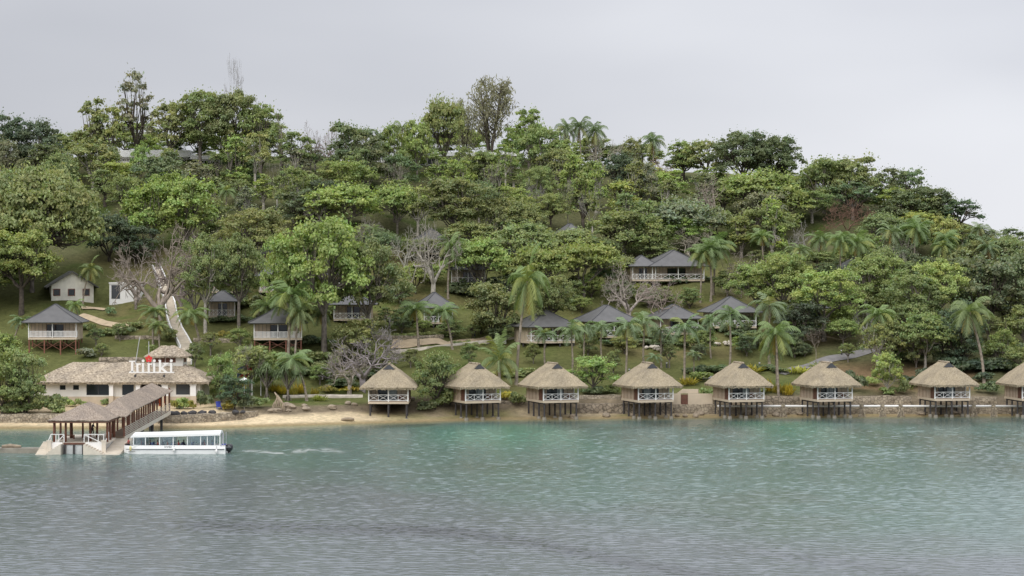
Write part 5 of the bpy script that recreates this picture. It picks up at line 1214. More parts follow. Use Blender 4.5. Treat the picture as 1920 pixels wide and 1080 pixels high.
for i in range(16):
    x = rnd.uniform(480,860) if i < 11 else rnd.uniform(500,700); Y = shore((x-960)/K*350)+rnd.uniform(9.5,12); X = (x-960)/K*Y; y = pxof((X,Y,gz(X,Y)+.1))[1]
    rock(x,y,Y,rnd.uniform(.3,.7),'rock_tan','weathered rock in the eroded bank above the sandy beach','rocks in the beach bank',80+i,'bank_rock')
dl_ = MB(); dl_.tube([(-.95,0,.15),(-.4,.05,.3),(.4,-.05,.32),(.95,.1,.2)],[.2,.3,.28,.16],7); c = hit(652,790); o = dl_.build('driftwood_log','driftwood',None,True); o.location = c; tag(o,'short driftwood log lying on the sandy beach left of the first bungalow','log')
# big washed-up stump with roots
stp_ = MB(); c = hit(522,768); rs = np.random.RandomState(4)
for i in range(11):
    a = -1.2+i*.24; stp_.tube([(math.sin(a)*1.15,-.7-rs.rand()*.5,-.4),(math.sin(a)*.75+rs.randn()*.1,-.35,.6+rs.rand()*.4),(-.2+rs.rand()*.3,.1,1.7+rs.rand()*.4)],[.05,.08,.05],5)
stp_.tube([(0,.2,.4),(-.1,.1,1.8),(-.6,.2,2.5)],[.2,.2,.07],7); o = stp_.build('tree_stump','driftwood',None,True); o.location = c; tag(o,'grey rooted tree stump standing on the beach bank','stump')
# road and sandy places: sheets draped just above the terrain
def drape(name, cl, w_, mat, h=.05, label=None, kind='structure'):
    pts = resample([hit(x,y) for x,y in cl],1.0); vs = []; k = 5
    for i,p in enumerate(pts):
        a, b_ = pts[max(0,i-1)], pts[min(len(pts)-1,i+1)]; d = Vector((b_.x-a.x,b_.y-a.y,0)).normalized(); n_ = Vector((d.y,-d.x,0)); wi = w_(i/len(pts)) if callable(w_) else w_
        for j in range(k): q = p+n_*(j/(k-1)-.5)*wi; vs.append((q.x,q.y,gz(q.x,q.y)+h))
    fs = [(i*k+j,i*k+j+1,(i+1)*k+j+1,(i+1)*k+j) for i in range(len(pts)-1) for j in range(k-1)]
    mb = MB(); mb.add(vs,fs); o = mb.build(name,mat,None,True); return tag(o,None,None,None,kind)
drape('road',[(1462,702),(1500,690),(1540,679),(1580,671),(1620,661),(1660,648),(1700,636)],2.3,'asphalt',.1)
drape('path',[(735,646),(770,645),(800,643),(832,640)],3.4,'pathsand',.14)
drape('path',[(820,646),(870,640),(915,635),(950,632)],1.6,'pathsand',.14)
drape('path',[(150,592),(185,603),(215,611),(240,615)],1.6,'pathsand',.14)
drape('path',[(152,578),(180,579),(200,582)],2.2,'pathsand',.14)
drape('path',[(1280,716),(1330,709),(1380,706),(1420,704)],1.5,'asphalt',.14)
# rows of half-buried stones
for i in range(14):
    seg = i%2; 
    x,y = ((1342+rnd.uniform(0,62),648+rnd.uniform(-3,2)),(1212+rnd.uniform(0,34),657+rnd.uniform(-4,4)),(860+rnd.uniform(0,120),665+rnd.uniform(-2,3)),(1540+rnd.uniform(0,60),634+rnd.uniform(-4,4)))[seg]
    p = hit(x,y); rock(x,y-4,p.y,rnd.uniform(.3,.45),'kerb',('pale edging stone round the flower bed behind the fifth bungalow','pale edging stone round the flower bed above the fourth bungalow','pale edging stone on the lawn above bungalows two and three','pale stone on the lawn left of the road')[seg],('edging stones behind the fifth bungalow','edging stones above the fourth bungalow','edging stones on the middle lawn','stones on the lawn left of the road')[seg],120+i,'edging_stone')

# ------------------------------------------------------------------ small things
c = hit(945,645); c.z += .3; s = c.y/K; o = empty('service_box',c,0,'white upright service box standing on the mid-slope lawn beside the kerb','box')
b = MB(); b.box(-4.2*s,4.2*s,0,.8,-.3,14*s); b.build('cabinet','white',o); b = MB(); b.box(-4.6*s,4.6*s,-.06,.86,13*s,13.8*s); b.build('lid','white',o); b = MB(); b.box(-3.4*s,3.4*s,-.03,-.003,2*s,11.5*s); b.build('door','offwhite',o)
for x,y,lab in ((1578,667,'dark bollard light on the edge of the sloping road'),(1424,690,'dark bollard light behind the fifth thatched bungalow'),(1180,702,'white-capped bollard light left of the fourth bungalow roof'),(890,632,'small bollard light by the hedge left of the white box'),(1250,690,'white-topped bollard light above the fourth bungalow')):
    c = hit(x,y); o = empty('bollard_light',c,0,lab,'light'); b = MB(); b.tube([(0,0,-.2),(0,0,.75)],.13,8); b.build('post','vent',o); b = MB(); b.tube([(0,0,.75),(0,0,.9)],[.14,.14],8); b.build('lens','white',o); b = MB(); b.tube([(0,0,.9),(0,0,.98)],[.17,.1],8); b.build('cap','vent',o)
def flag(px_, yt, yb, cols3, lab, lean=0):
    c = hit(px_,yb); h = HC+(HY-yt)/K*c.y-c.z; o = empty('flag',c,0,lab,'flag'); b = MB(); b.tube([(0,0,0),(lean,0,h)],[.05,.035],6); b.build('pole','white',o)
    m_ = MB(); n_ = 8; W_ = 1.5
    for i in range(n_+1):
        t = i/n_; 
        for k in range(4): m_.v.append((lean-t*W_*.75,.12*math.sin(t*7+k*.4),h-.05-k*.5-t*1.1*(.6+.2*k)))
    for i in range(n_):
        for k in range(3): m_.f.append((i*4+k,(i+1)*4+k,(i+1)*4+k+1,i*4+k+1)); m_.mi.append(k if len(cols3)>1 else 0)
    m_.build('cloth',[M[c_] for c_ in cols3],o)
flag(458,684,742,['shirt_blue','navy','shirt_red'],'limp blue flag on a white pole in the garden right of the reception')
flag(473,676,742,['orange','shirt_red','red'],'limp orange-red flag on a white pole behind the garden shrubs')
c = hit(458,768); z = HC+(HY-715)/K*c.y-c.z; o = empty('sun_umbrella',c,0,'small white sun umbrella among the garden shrubs','umbrella'); b = MB(); b.tube([(0,0,0),(0,0,z+.6)],.04,6); b.build('pole','white',o)
b = MB(); n_ = 10; b.v = [(0,0,z+.6)]+[(.8*math.cos(i*6.283/n_),.8*math.sin(i*6.283/n_),z+.15) for i in range(n_)]; b.f = [(0,1+i,1+(i+1)%n_) for i in range(n_)]; b.mi = [0]*n_; b.build('canopy','white',o)
for px_,lab in ((472,'left white garden pole of the small pergola by the pandanus'),(489,'right white garden pole of the small pergola by the pandanus')):
    c = hit(px_,742); b = MB(); b.tube([(0,0,-.2),(0,0,2.9)],.06,6); o = b.build('garden_pole','white'); o.location = c; tag(o,lab,'pole')
c = hit(411,768); o = empty('beach_chair',c,R(20),'blue plastic beach chair on the sand by the sea wall shrubs','chair')
b = MB(); b.box(-.35,.35,-.4,.4,.35,.42); b.build('seat','blue',o); b = MB(); b.add([(-.35,.4,.42),(.35,.4,.42),(.35,.75,1.15),(-.35,.75,1.15),(-.35,.45,.40),(.35,.45,.40),(.35,.8,1.13),(-.35,.8,1.13)],[(0,1,2,3),(7,6,5,4),(0,4,5,1),(1,5,6,2),(2,6,7,3),(3,7,4,0)]); b.build('backrest','blue',o)
for x_ in (-.3,.3):
    for y_ in (-.35,.35): b = MB(); b.box(x_-.03,x_+.03,y_-.03,y_+.03,0,.35); b.build('leg','blue',o)
for i,(x,y,ln,rz) in enumerate(((1520,632,7.5,-.75),)):
    c = hit(x,y); c.z += .35; b = MB(); b.tube([(0,0,.15),(ln*.3,0,.25),(ln,0,.2)],[.1,.13,.07],6); o = b.build('fallen_pole','driftwood',None,True); o.location = c; o.rotation_euler = (0,R(8) if i==0 else 0,rz); tag(o,('long pale fallen trunk lying down the lawn left of the road','short pale board lying on the bank behind the fourth bungalow')[i],'log')

# ------------------------------------------------------------------ vegetation
T = plant
rnd.seed(101)
G_R = None
HERO = [
# ---- crest, left to right: kind, x, top, base, width, tint, label, bark
('dense',20,212,330,95,'dark','dark round-crowned tree on the skyline at the far left edge','dark'),
('dense',72,208,330,90,'dark','dark lobed tree on the left skyline beside the far-left edge tree','dark'),
('loose',90,262,345,120,'deep','thin green tree just below the dark left skyline tree','dark'),
('sparse',172,180,330,95,'olive','wispy olive tree on the skyline left of the tall pointed tree','grey'),
('loose',205,190,330,80,'olive','loose olive tree pressed against the left of the tall pointed tree','grey'),
('ovate',255,118,320,84,'greyg','tallest pointed open tree on the left skyline','dark'),
('loose',318,178,320,95,'olive','olive tree right of the tall pointed tree on the skyline','grey'),
('limby',375,165,320,120,'olive','big spreading olive tree left of the bare twig tree on the crest','grey'),
('limby',440,163,322,120,'olive','big spreading olive tree holding the bare twig tree above it','grey'),
('loose',488,178,325,90,'olive','ragged olive tree at the right end of the left crest cluster','grey'),
('baretall',437,96,300,42,'grey','tall bare twiggy tree sticking up above the left crest','grey'),
('wisp',530,212,330,50,'greyg','thin wispy tree at the gap right of the left crest cluster','grey'),
('round',172,232,297,90,'bright','bright green round tree above the left end of the white roof','grey'),
('round',236,222,297,90,'lime','yellow-green round tree directly above the white hilltop roof','grey'),
('round',290,252,297,70,'lime','small yellow-green tree in front of the white hilltop roof','grey'),
('umbrella',372,246,297,110,'bright','bright flat-topped tree right of the white hilltop roof','grey'),
('tall',440,250,360,70,'lime','lime green tree below the spreading olive crest trees','grey'),
('loose',478,240,360,75,'olive','yellowish loose tree with pale stems below the left crest cluster','white'),
('loose',556,240,345,80,'olive','loose olive tree on the skyline left of the curly bare tree','grey'),
('bare',582,222,330,50,'twig','small curly bare tree on the low part of the crest','dark'),
('bare',615,225,330,44,'twig','second small bare tree on the low crest, with a few twigs','dark'),
('dense',660,222,345,110,'deep','dark green round tree on the low middle of the crest','grey'),
('dense',690,250,360,100,'deep','dark tree with white slanting trunks left of the long lodge','white'),
('round',730,226,345,70,'bright','bright green tree on the crest left of the long white lodge','grey'),
('areca',752,222,330,40,'palm','thin palm poking up on the crest left of the long white lodge','palm'),
('round',782,218,340,70,'bright','light green tree on the crest just above the left end of the long lodge','grey'),
('umbrella',833,184,330,95,'olive','flat layered tree on the skyline left of the feathery casuarina','dark'),
('feather',918,138,315,108,'greyg','tall feathery grey casuarina on the highest part of the crest','dark'),
('feather',872,185,315,60,'greyg','smaller feathery casuarina leaning left beside the tall one','dark'),
('loose',992,196,320,76,'bright','open bright green tree right of the feathery casuarina','grey'),
('round',840,235,297,110,'olive','broad olive tree in front of the casuarina, above the long lodge','grey'),
('round',900,232,300,90,'olive','dull green tree right in front of the casuarina trunk','grey'),
('round',950,236,300,90,'olive','olive tree below and right of the casuarina','grey'),
('round',1010,226,340,95,'mid','mid-green tree above the right end of the long lodge','grey'),
('round',1050,250,345,80,'bright','bright tree between the long lodge and the crest palms','grey'),
('coco',1060,222,335,52,'bluepalm','leftmost palm of the trio on the skyline','palm'),
('coco',1090,216,338,56,'bluepalm','middle and highest palm of the trio on the skyline','palm'),
('coco',1118,226,336,54,'bluepalm','rightmost palm of the trio on the skyline, against the pale bare tree','palm'),
('bare',1128,236,335,80,'white','pale leafless tree leaning right on the skyline beside the palm trio','white'),
('tall',1118,300,400,60,'lime','slim lime-green tree below the palm trio','white'),
('dense',1160,276,360,70,'dark','dark green tree in the skyline gap right of the palm trio','dark'),
('loose',1185,250,340,50,'mid','thin tree left of the lone skyline palm','grey'),
('coco',1226,246,345,56,'bluepalm','lone palm on the skyline above a brown thicket','palm'),
('barefine',1235,292,370,90,'rust','brown leafless thicket below the lone skyline palm','dark'),
('loose',1280,256,345,80,'mid','loose green tree on the skyline right of the lone palm','dark'),
('loose',1325,252,350,90,'mid','green tree with sky gaps left of the big dark skyline tree','dark'),
('limby',1395,241,370,130,'deep','big dark layered tree forming the top of the right skyline','dark'),
('limby',1455,250,372,110,'deep','right half of the big dark skyline mass with ragged top','dark'),
('umbrella',1420,318,420,170,'bright','broad bright green layered tree below the big dark skyline tree','dark'),
('umbrella',1470,350,430,120,'bright','lower bright green layered tree right of centre under the skyline','dark'),
('dense',1545,288,400,110,'mid','rounded green tree on the descending right skyline','grey'),
('dense',1605,290,405,120,'mid','second rounded green tree on the descending right skyline','grey'),
('loose',1665,308,410,70,'deep','open dark tree with sky showing through on the right skyline','dark'),
('loose',1705,308,412,85,'deep','dark ragged tree at the step of the right skyline','dark'),
('dense',1700,350,430,110,'deep','dark bushy tree below the step of the right skyline','dark'),
('dense',1755,345,430,90,'deep','dark tree near the right end of the tall skyline','dark'),
('loose',1800,368,440,90,'dark','last tall dark tree at the right end of the skyline','dark'),
('barefine',1770,410,452,80,'twig','pinkish bare thicket beneath the last tall skyline tree','grey'),
('coco',1840,418,480,56,'bluepalm','dark palm on the low skyline near the right edge','palm'),
('coco',1868,426,482,50,'bluepalm','smaller dark palm next to the low-skyline palm on the right','palm'),
('dense',1835,436,490,70,'deep','dark bushy tree at the foot of the right skyline step','dark'),
('dense',1885,444,495,80,'mid','bushy tree on the low skyline left of the right edge','dark'),
('dense',1930,446,500,80,'deep','dark bushy tree cut by the right edge on the low skyline','dark'),
('loose',1898,424,490,70,'deep','wispy tree on the low skyline at the right edge','dark'),
('round',262,266,350,44,'bright','small bright tree standing before the white hilltop roof, left part','grey'),
('loose',318,268,350,42,'lime','small yellow-green tree standing before the white hilltop roof, right part','white'),
('round',206,262,350,48,'mid','small green tree at the left end of the white hilltop roof','grey'),
('loose',868,266,352,54,'olive','thin olive tree crossing the middle of the long white lodge','white'),
('round',908,274,352,46,'mid','small tree hiding the middle windows of the long white lodge','grey'),
('loose',948,264,352,54,'bright','thin bright tree before the right half of the long white lodge','white'),
('umbrella',1655,398,472,100,'mid','flat green tree right of the wide brown leafless thicket','grey'),
('dense',1710,402,480,90,'deep','dark bushy tree below the step of the right skyline, lower one','dark'),
('loose',1625,430,500,80,'bright','light open tree below the wide brown leafless thicket','grey'),
# ---- left slope
('rain',60,310,548,270,'olive','huge olive-green spreading rain tree on the far left slope','grey'),
('rain',-60,340,560,240,'olive','spreading olive tree cut off by the left edge of the photo','grey'),
('limby',40,425,590,170,'bright','large fresh-green tree hanging over the white house at the left','dark'),
('limby',-25,440,590,150,'mid','green tree cut off by the left edge above the picket bungalow','dark'),
('round',285,330,470,130,'bright','bright green round tree in the upper left wood above the stairway','grey'),
('round',350,322,470,130,'bright','second bright green tree in the upper left wood, right of the first','grey'),
('dense',205,385,490,110,'dark','very dark tree in the shade right of the huge rain tree','dark'),
('dense',255,415,495,100,'dark','dark shaded tree above the lawn left of the stairway top','dark'),
('areca',425,345,420,52,'palm','grey-green palm amid the upper left wood','palm'),
('bare',300,410,622,180,'twig','great bare twiggy tree overhanging the white stairway','white'),
('bare',255,455,580,110,'twig','low bare branches spreading left toward the white block','grey'),
('barefine',400,425,510,100,'twig','pinkish bare tree right of the stairway top','grey'),
('limby',385,430,625,110,'mid','tree with thick pale trunk between stairway and small bungalows','white'),
('limby',480,385,520,150,'olive','olive tree left of the big limby tree, above the small bungalows','grey'),
('limby',448,430,620,110,'mid','thin-trunked trees in front of the small grey bungalows','grey'),
('limby',608,395,672,190,'bright','big tree with forked grey limbs in the left centre','grey'),
('limby',690,440,655,150,'mid','broad green tree joined to the right of the big forked tree','grey'),
('limby',548,430,650,120,'bright','left limb tree of the big forked pair','grey'),
('umbrella',640,345,440,160,'bright','bright flat-topped tree across the upper left centre','grey'),
('umbrella',745,350,440,110,'bright','bright flat tree right of the other flat-topped one','grey'),
('limby',850,328,460,150,'olive','large olive tree below the left end of the long white lodge','grey'),
('bare',812,388,565,105,'white','tall whitish bare tree in the centre of the slope','white'),
('barefine',690,400,480,80,'twig','pale twigs of a bare tree above the big green tree','white'),
('dense',560,350,430,90,'deep','dark green tree in the mid wood left of the flat-topped tree','dark'),
('dense',610,330,420,90,'dark','dark bushy tree below the low crest','dark'),
('umbrella',965,375,450,110,'olive','yellowish flat tree in the upper middle wood','grey'),
('umbrella',880,415,480,110,'olive','yellowish spreading tree right of the white bare tree','grey'),
('umbrella',900,450,560,140,'bright','wide umbrella tree left of the tall coconut palm','grey'),
('umbrella',1010,462,570,140,'bright','wide umbrella tree right of the tall coconut palm','grey'),
('umbrella',1095,452,560,150,'bright','wide umbrella tree left of the white bare tree','grey'),
('umbrella',985,420,520,130,'mid','umbrella tree in the middle row above the tall palm','grey'),
('umbrella',1075,428,500,110,'mid','umbrella tree below the topmost bungalow roof','grey'),
('dense',925,520,640,120,'mid','shaded bushy tree behind the tall coconut palm','dark'),
('limby',1030,510,640,110,'olive','dark-stemmed tree behind the mid-slope bungalow','dark'),
('bare',1178,485,610,115,'white','white gnarled bare tree above the mid-slope bungalows','white'),
('barefine',1235,515,620,110,'twig','pinkish-grey bare thicket left of the slope bungalow roofs','grey'),
('barefine',1300,425,500,120,'twig','bare grey thicket above the large hillside bungalow','white'),
('barefine',1390,470,560,130,'twig','tangled bare branches right of the large hillside bungalow','grey'),
('umbrella',1285,372,475,150,'greyg','dull grey-green umbrella tree above the large bungalow','grey'),
('round',1160,385,490,130,'mid','big round tree left of the large hillside bungalow','dark'),
('round',1215,400,490,100,'mid','round tree close above the annex bungalow','dark'),
('limby',1430,385,470,140,'mid','leafy tree in the middle of the right wood','grey'),
('barefine',1590,368,445,120,'rust','wide brown leafless thicket on the right slope','grey'),
('limby',1545,500,640,150,'bright','bright tree hiding a bungalow right of the slope palms','grey'),
('limby',1470,470,610,130,'bright','bright rounded tree above the slanting-shadow lawn','grey'),
('limby',1420,490,600,120,'bright','bright tree overlapping the roof right of the palm row','grey'),
('dense',1500,560,650,110,'dark','dark tree with hanging roots in front of the right bungalow','dark'),
('limby',1640,470,600,130,'bright','bright tree mass right of the hidden bungalow','grey'),
('barefine',1660,460,540,80,'twig','pale bare branches amid the right-hand trees','white'),
('limby',1720,510,640,140,'mid','green tree above the last whole thatched bungalow','grey'),
('limby',1760,480,620,120,'lime','yellow-green tree on the right slope','grey'),
('dense',1850,470,620,150,'deep','dense dark tree on the right slope near the edge','dark'),
('dense',1905,450,620,130,'deep','dense dark tree against the right edge','dark'),
('dense',1800,560,690,110,'dark','dark shaded tree left of the leaning palm','dark'),
('umbrella',1735,590,690,130,'mid','low spreading tree over the dark bank on the right','white'),
('round',1670,590,690,90,'olive','feathery olive tree beside the upper end of the road','grey'),
('loose',1645,600,700,70,'olive','light tree by the road edge','white'),
# ---- shore
('round',1664,655,742,66,'bright','bright green small tree on the bank between the last thatched bungalows','white'),
('dense',815,645,766,88,'mid','round dark green tree on the shore between first and second thatched bungalows','dark'),
('dense',5,650,778,100,'mid','leafy shore tree at the far left below the picket bungalow','dark'),
('dense',50,650,778,84,'mid','leafy shore tree covering the left end of the reception hall','dark'),
('round',15,620,720,90,'bright','bright green tree at the left edge above the beach','dark'),
('round',45,705,780,80,'mid','low leafy tree over the stone wall at the left','dark'),
('bare',680,612,735,165,'grey','wide bare twiggy tree left of the first thatched bungalow','grey'),
('bare',655,640,740,90,'twig','lower half-bare tree on the lawn behind the beach','grey'),
('dense',668,590,690,110,'olive','olive bush tree behind the wide bare tree','grey'),
('dense',415,655,755,62,'bright','bright green small tree right of the reception roof','dark'),
('barefine',418,655,748,52,'white','pale bare stems inside the bright small tree by the reception','white'),
('dense',440,700,768,70,'dark','dark leafy tree with low crown by the sand path','dark'),
('baretall',462,640,745,70,'white','leaning pale bare tree above the limp flags','white'),
('loose',470,640,740,90,'mid','light green garden tree behind the flags','grey'),
('dense',500,655,735,70,'bright','leafy garden tree left of the pandanus','dark'),
('round',1112,660,738,95,'bright','light green tree behind the third and fourth thatched bungalows','grey'),
('pandanus',500,676,748,78,'deep','left pandanus clump above the beach bank','grey'),
('pandanus',540,678,752,80,'deep','right pandanus clump with drooping blades above the beach bank','grey'),
('baretall',1530,610,682,50,'twig','grey bare saplings beside the lawn left of the road','grey'),
]
for i in range(21):   # thick low growth along the very crest, behind the lodges
    x = 105+i*56+rnd.uniform(-12,12); HERO.append((('dense','round')[i%2],x,258+rnd.uniform(-14,14)+(12 if 520 < x < 620 else 0)+max(0,(x-1150)*.12),299,100,('mid','bright','olive','bright','deep')[i%5],'LOW','dark'))
for kind,x,yt,yb,wp,ti,lab,bk in HERO:
    if lab == 'LOW':
        lab = {'mid':'low mid-green','deep':'low dark green','olive':'low olive','bright':'low bright green'}[ti]+' tree packed along the crest '+('left of the low gap' if x < 560 else 'behind the long white lodge' if x < 1000 else 'below the skyline palms'); T(kind,x,yt,yb,wp,ti,'tree',lab,'tree',lab,bk); continue
    T(kind,x,yt,yb,wp,ti,'palm_tree' if kind in ('coco','areca') else ('bare_tree' if kind.startswith('bare') else ('pandanus_tree' if kind == 'pandanus' else 'tree')),lab,'palm' if kind in ('coco','areca') else 'tree',None,bk)
PALMS = [ # kind, x, top, base, crown px, tint, label
('coco',968,482,722,100,'palm','tallest coconut palm, its long pale trunk rising beside the third thatched bungalow'),
('coco',540,522,690,105,'palm','coconut palm in front of the picket bungalow on the left centre'),
('coco',553,560,700,70,'palm','second thinner coconut trunk in front of the same picket bungalow'),
('coco',1337,440,553,80,'palm','coconut palm on the right in front of the large hillside bungalow'),
('coco',1333,446,565,80,'palm','middle coconut palm of three before the large hillside bungalow'),
('coco',1313,455,568,64,'palm','left thin coconut palm of three before the large hillside bungalow'),
('coco',375,570,660,95,'palm','low coconut palm right of the white stairway'),
('coco',155,488,575,62,'palm','coconut palm standing before the cream gabled house'),
('coco',152,560,625,44,'palm','small palm on the path below the cream gabled house'),
('coco',287,570,645,80,'palm','coconut palm crowding the left side of the stairway'),
('coco',300,600,660,84,'palm','lower coconut palm just left of the stairway foot'),
('coco',785,562,652,84,'palm','young coconut palm left of the sandy turning place'),
('coco',848,566,655,74,'palm','young coconut palm right of the sandy turning place'),
('lowpalm',935,640,728,80,'palm','bushy low coconut palm above the second thatched bungalow'),
('coco',575,655,752,110,'palm','young coconut palm on the green beach lawn'),
('coco',1460,598,752,90,'palm','coconut palm with orange-brown skirt between bungalows five and six'),
('coco',1645,568,690,84,'palm','coconut palm at the upper end of the road'),
('coco',1845,555,718,100,'palm','tall leaning coconut palm near the right edge behind the thatched bungalows'),
('coco',25,590,650,70,'bluepalm','palm at the left edge beside the picket bungalow'),
('coco',500,560,640,70,'palm','palm fronds left of the picket bungalow roof'),
('coco',610,570,660,60,'palm','low palm at the foot of the big forked tree'),
('areca',1022,612,690,52,'bluepalm','first slim palm of the row, in front of the mid-slope bungalow'),
('areca',1072,600,712,56,'bluepalm','second slim palm of the row, right of the mid-slope bungalow'),
('areca',1095,598,690,46,'bluepalm','third slim palm, short, behind the light green tree'),
('areca',1128,600,672,48,'bluepalm','fourth slim palm, before the dark grey roof'),
('areca',1173,590,715,60,'bluepalm','fifth slim palm with straw skirt on its trunk'),
('areca',1208,582,700,58,'bluepalm','sixth slim palm leaning left on the lawn'),
('areca',1240,605,690,48,'bluepalm','seventh slim palm, short, on the lawn'),
('areca',1283,590,722,66,'bluepalm','eighth slim palm, large, right above the fourth thatched bungalow'),
('areca',1333,585,672,44,'bluepalm','ninth slim palm before the grey roofs'),
('areca',1368,570,692,62,'bluepalm','tenth slim palm rising behind the fifth thatched bungalow'),
('areca',1443,550,688,70,'bluepalm','eleventh slim palm with drooping dark fronds by the root tree'),
('areca',1455,640,735,40,'palm','short slim palm just behind the palm with the orange skirt'),
('areca',1225,660,712,34,'bluepalm','small slim palm left of the fourth thatched bungalow roof'),
('areca',1300,655,705,36,'bluepalm','small slim palm on the bank above the fourth bungalow'),
('coco',1432,430,500,64,'palm','palm among bright trees in the upper right slope, leftmost'),
('coco',1530,432,515,70,'palm','palm among the upper right woods left of the hidden roof'),
('coco',1574,430,540,64,'palm','left palm with pale trunk before the hidden roof'),
('coco',1600,436,535,70,'palm','right palm with pale trunk before the hidden roof'),
('coco',1660,418,520,58,'bluepalm','slender palm right of the hidden roof'),
('coco',1715,408,520,74,'palm','bushy palm below the bare pink thicket on the right'),
('coco',1790,430,520,66,'palm','palm beneath the last tall skyline tree'),
('coco',1755,446,530,60,'palm','palm on the right slope between two others'),
('coco',1860,450,530,60,'bluepalm','palm below the low right skyline'),
('areca',700,420,480,40,'palm','palm crown poking out of the wood above the big green tree'),
('areca',945,408,470,46,'palm','palm crown in the middle wood left of the topmost bungalow'),
('areca',1000,415,470,44,'palm','palm crown near the topmost bungalow'),
('areca',1025,425,478,50,'palm','palm crown just left of the topmost bungalow railing'),
('coco',840,440,560,70,'palm','palm mixed into the tall white bare tree'),
('coco',1490,455,530,60,'palm','palm amid the bright trees right of the tangled bare branches'),
]
for kind,x,yt,yb,wp,ti,lab in PALMS: T(kind,x,yt,yb,wp*(1.3 if kind=='areca' else 1.05),ti,'palm_tree',lab,'palm',None,'palm')

# ---- the wood that covers the hill: individual trees in rows, sorted into groups that nothing tells apart
SKY = [(-100,215),(0,225),(100,270),(130,215),(250,215),(340,185),(480,200),(540,262),(700,246),(800,232),(900,222),(1000,222),(1060,255),(1160,290),(1220,290),(1300,275),(1400,265),(1500,285),(1600,305),(1700,330),(1780,375),(1830,425),(1900,440),(2050,470)]
skyf = lambda x: float(np.interp(x,[p[0] for p in SKY],[p[1] for p in SKY]))
ZONES = [(-999,190,'at the far left of the hillside wood'),(190,420,'in the upper left wood above the stairway'),(420,600,'in the wood left of centre, above the small bungalows'),(600,800,'in the wood above the big forked tree'),(800,1000,'in the wood below the long white lodge'),
         (1000,1230,'in the wood under the skyline palms'),(1230,1420,'in the wood above the large hillside bungalow'),(1420,1600,'in the wood below the dark skyline tree'),(1600,1760,'on the right slope around the brown thicket'),(1760,2999,'on the slope at the far right')]
LOOK = {'mid':'mid-green','bright':'bright green','olive':'olive','deep':'dark green','lime':'yellow-green','greyg':'grey-green','dark':'very dark'}
KINDW = {'round':'round-crowned','dense':'bushy','loose':'open-crowned','umbrella':'flat-topped','tall':'slim','sparse':'wispy','limby':'broad-crowned'}
KEEP = [(96,182,505,562),(203,264,528,568),(1205,1335,462,530),(1045,1092,410,434),(792,854,543,590),(386,460,492,596),(482,540,447,505),(1584,1650,484,510),(1548,1636,376,425),(1266,1336,432,475),(1345,1435,482,540),(772,850,394,500),(660,720,405,440),(215,380,425,540)]   # houses that stay in view
KEEP = [(a,b_,c_,d_,hit((a+b_)/2,d_+8).y) for a,b_,c_,d_ in KEEP]
WIN = [(215,350,272,306),(862,990,279,318),(660,740,296,322)]     # gaps where the hilltop buildings show
nf = 0; rnd.seed(102)
for row,Yw in enumerate((452,464,477,491,505,519,533)):
    k = 27
    for i in range(k):
        px_ = -60+2040*(i+.5*(row%2))/k+rnd.uniform(-22,22); Yj = Yw+rnd.uniform(-4,4); X = (px_-960)/K*Yj; z = gz(X,Yj); yb = pxof((X,Yj,z))[1]
        if z < 3 : continue
        H = rnd.uniform(6.5,12.5); yt = yb-H*K/Yj; lim = skyf(px_)+rnd.uniform(4,26)
        if yt < lim: yt = lim
        if yb-yt < 26: continue
        wp = rnd.uniform(70,112)
        if any(px_+wp*.42 > a and px_-wp*.42 < b_ and yt < d_ and yb > c_ and Yj < yy_ for a,b_,c_,d_,yy_ in KEEP): continue
        if any(px_+wp*.36 > a and px_-wp*.36 < b_ and yt < d_-4 and Yj < 512 for a,b_,c_,d_ in WIN):
            yt = max(yt, 299 if rnd.random() < .3 else rnd.uniform(272,284))
            if yb-yt < 34: continue
        if yb > 480 and px_ < 1500 and rnd.random() < .25: continue
        kd = rnd.choice(['round','dense','dense','loose','loose','umbrella','tall','tall','limby','sparse'])
        ti = rnd.choice(['mid','mid','bright','bright','olive','olive','deep','lime','lime','greyg','mid'])
        zn = next(t for a,b_,t in ZONES if a <= px_ < b_)
        lab = f"{LOOK[ti]} {KINDW[kd]} tree {zn}, {'upper rows' if yb < 385 else 'lower rows'}"
        plant(kd,px_,yt,yb,wp*(1.1 if kd=='umbrella' else .8 if kd=='tall' else 1),ti,'tree',lab,'tree',lab.split(' tree ')[0]+' trees '+zn+(' up' if yb<385 else ' low'),rnd.choice(['grey','white','dark','white']),P=Vector((X,Yj,z)))
        nf += 1
rnd.seed(103)
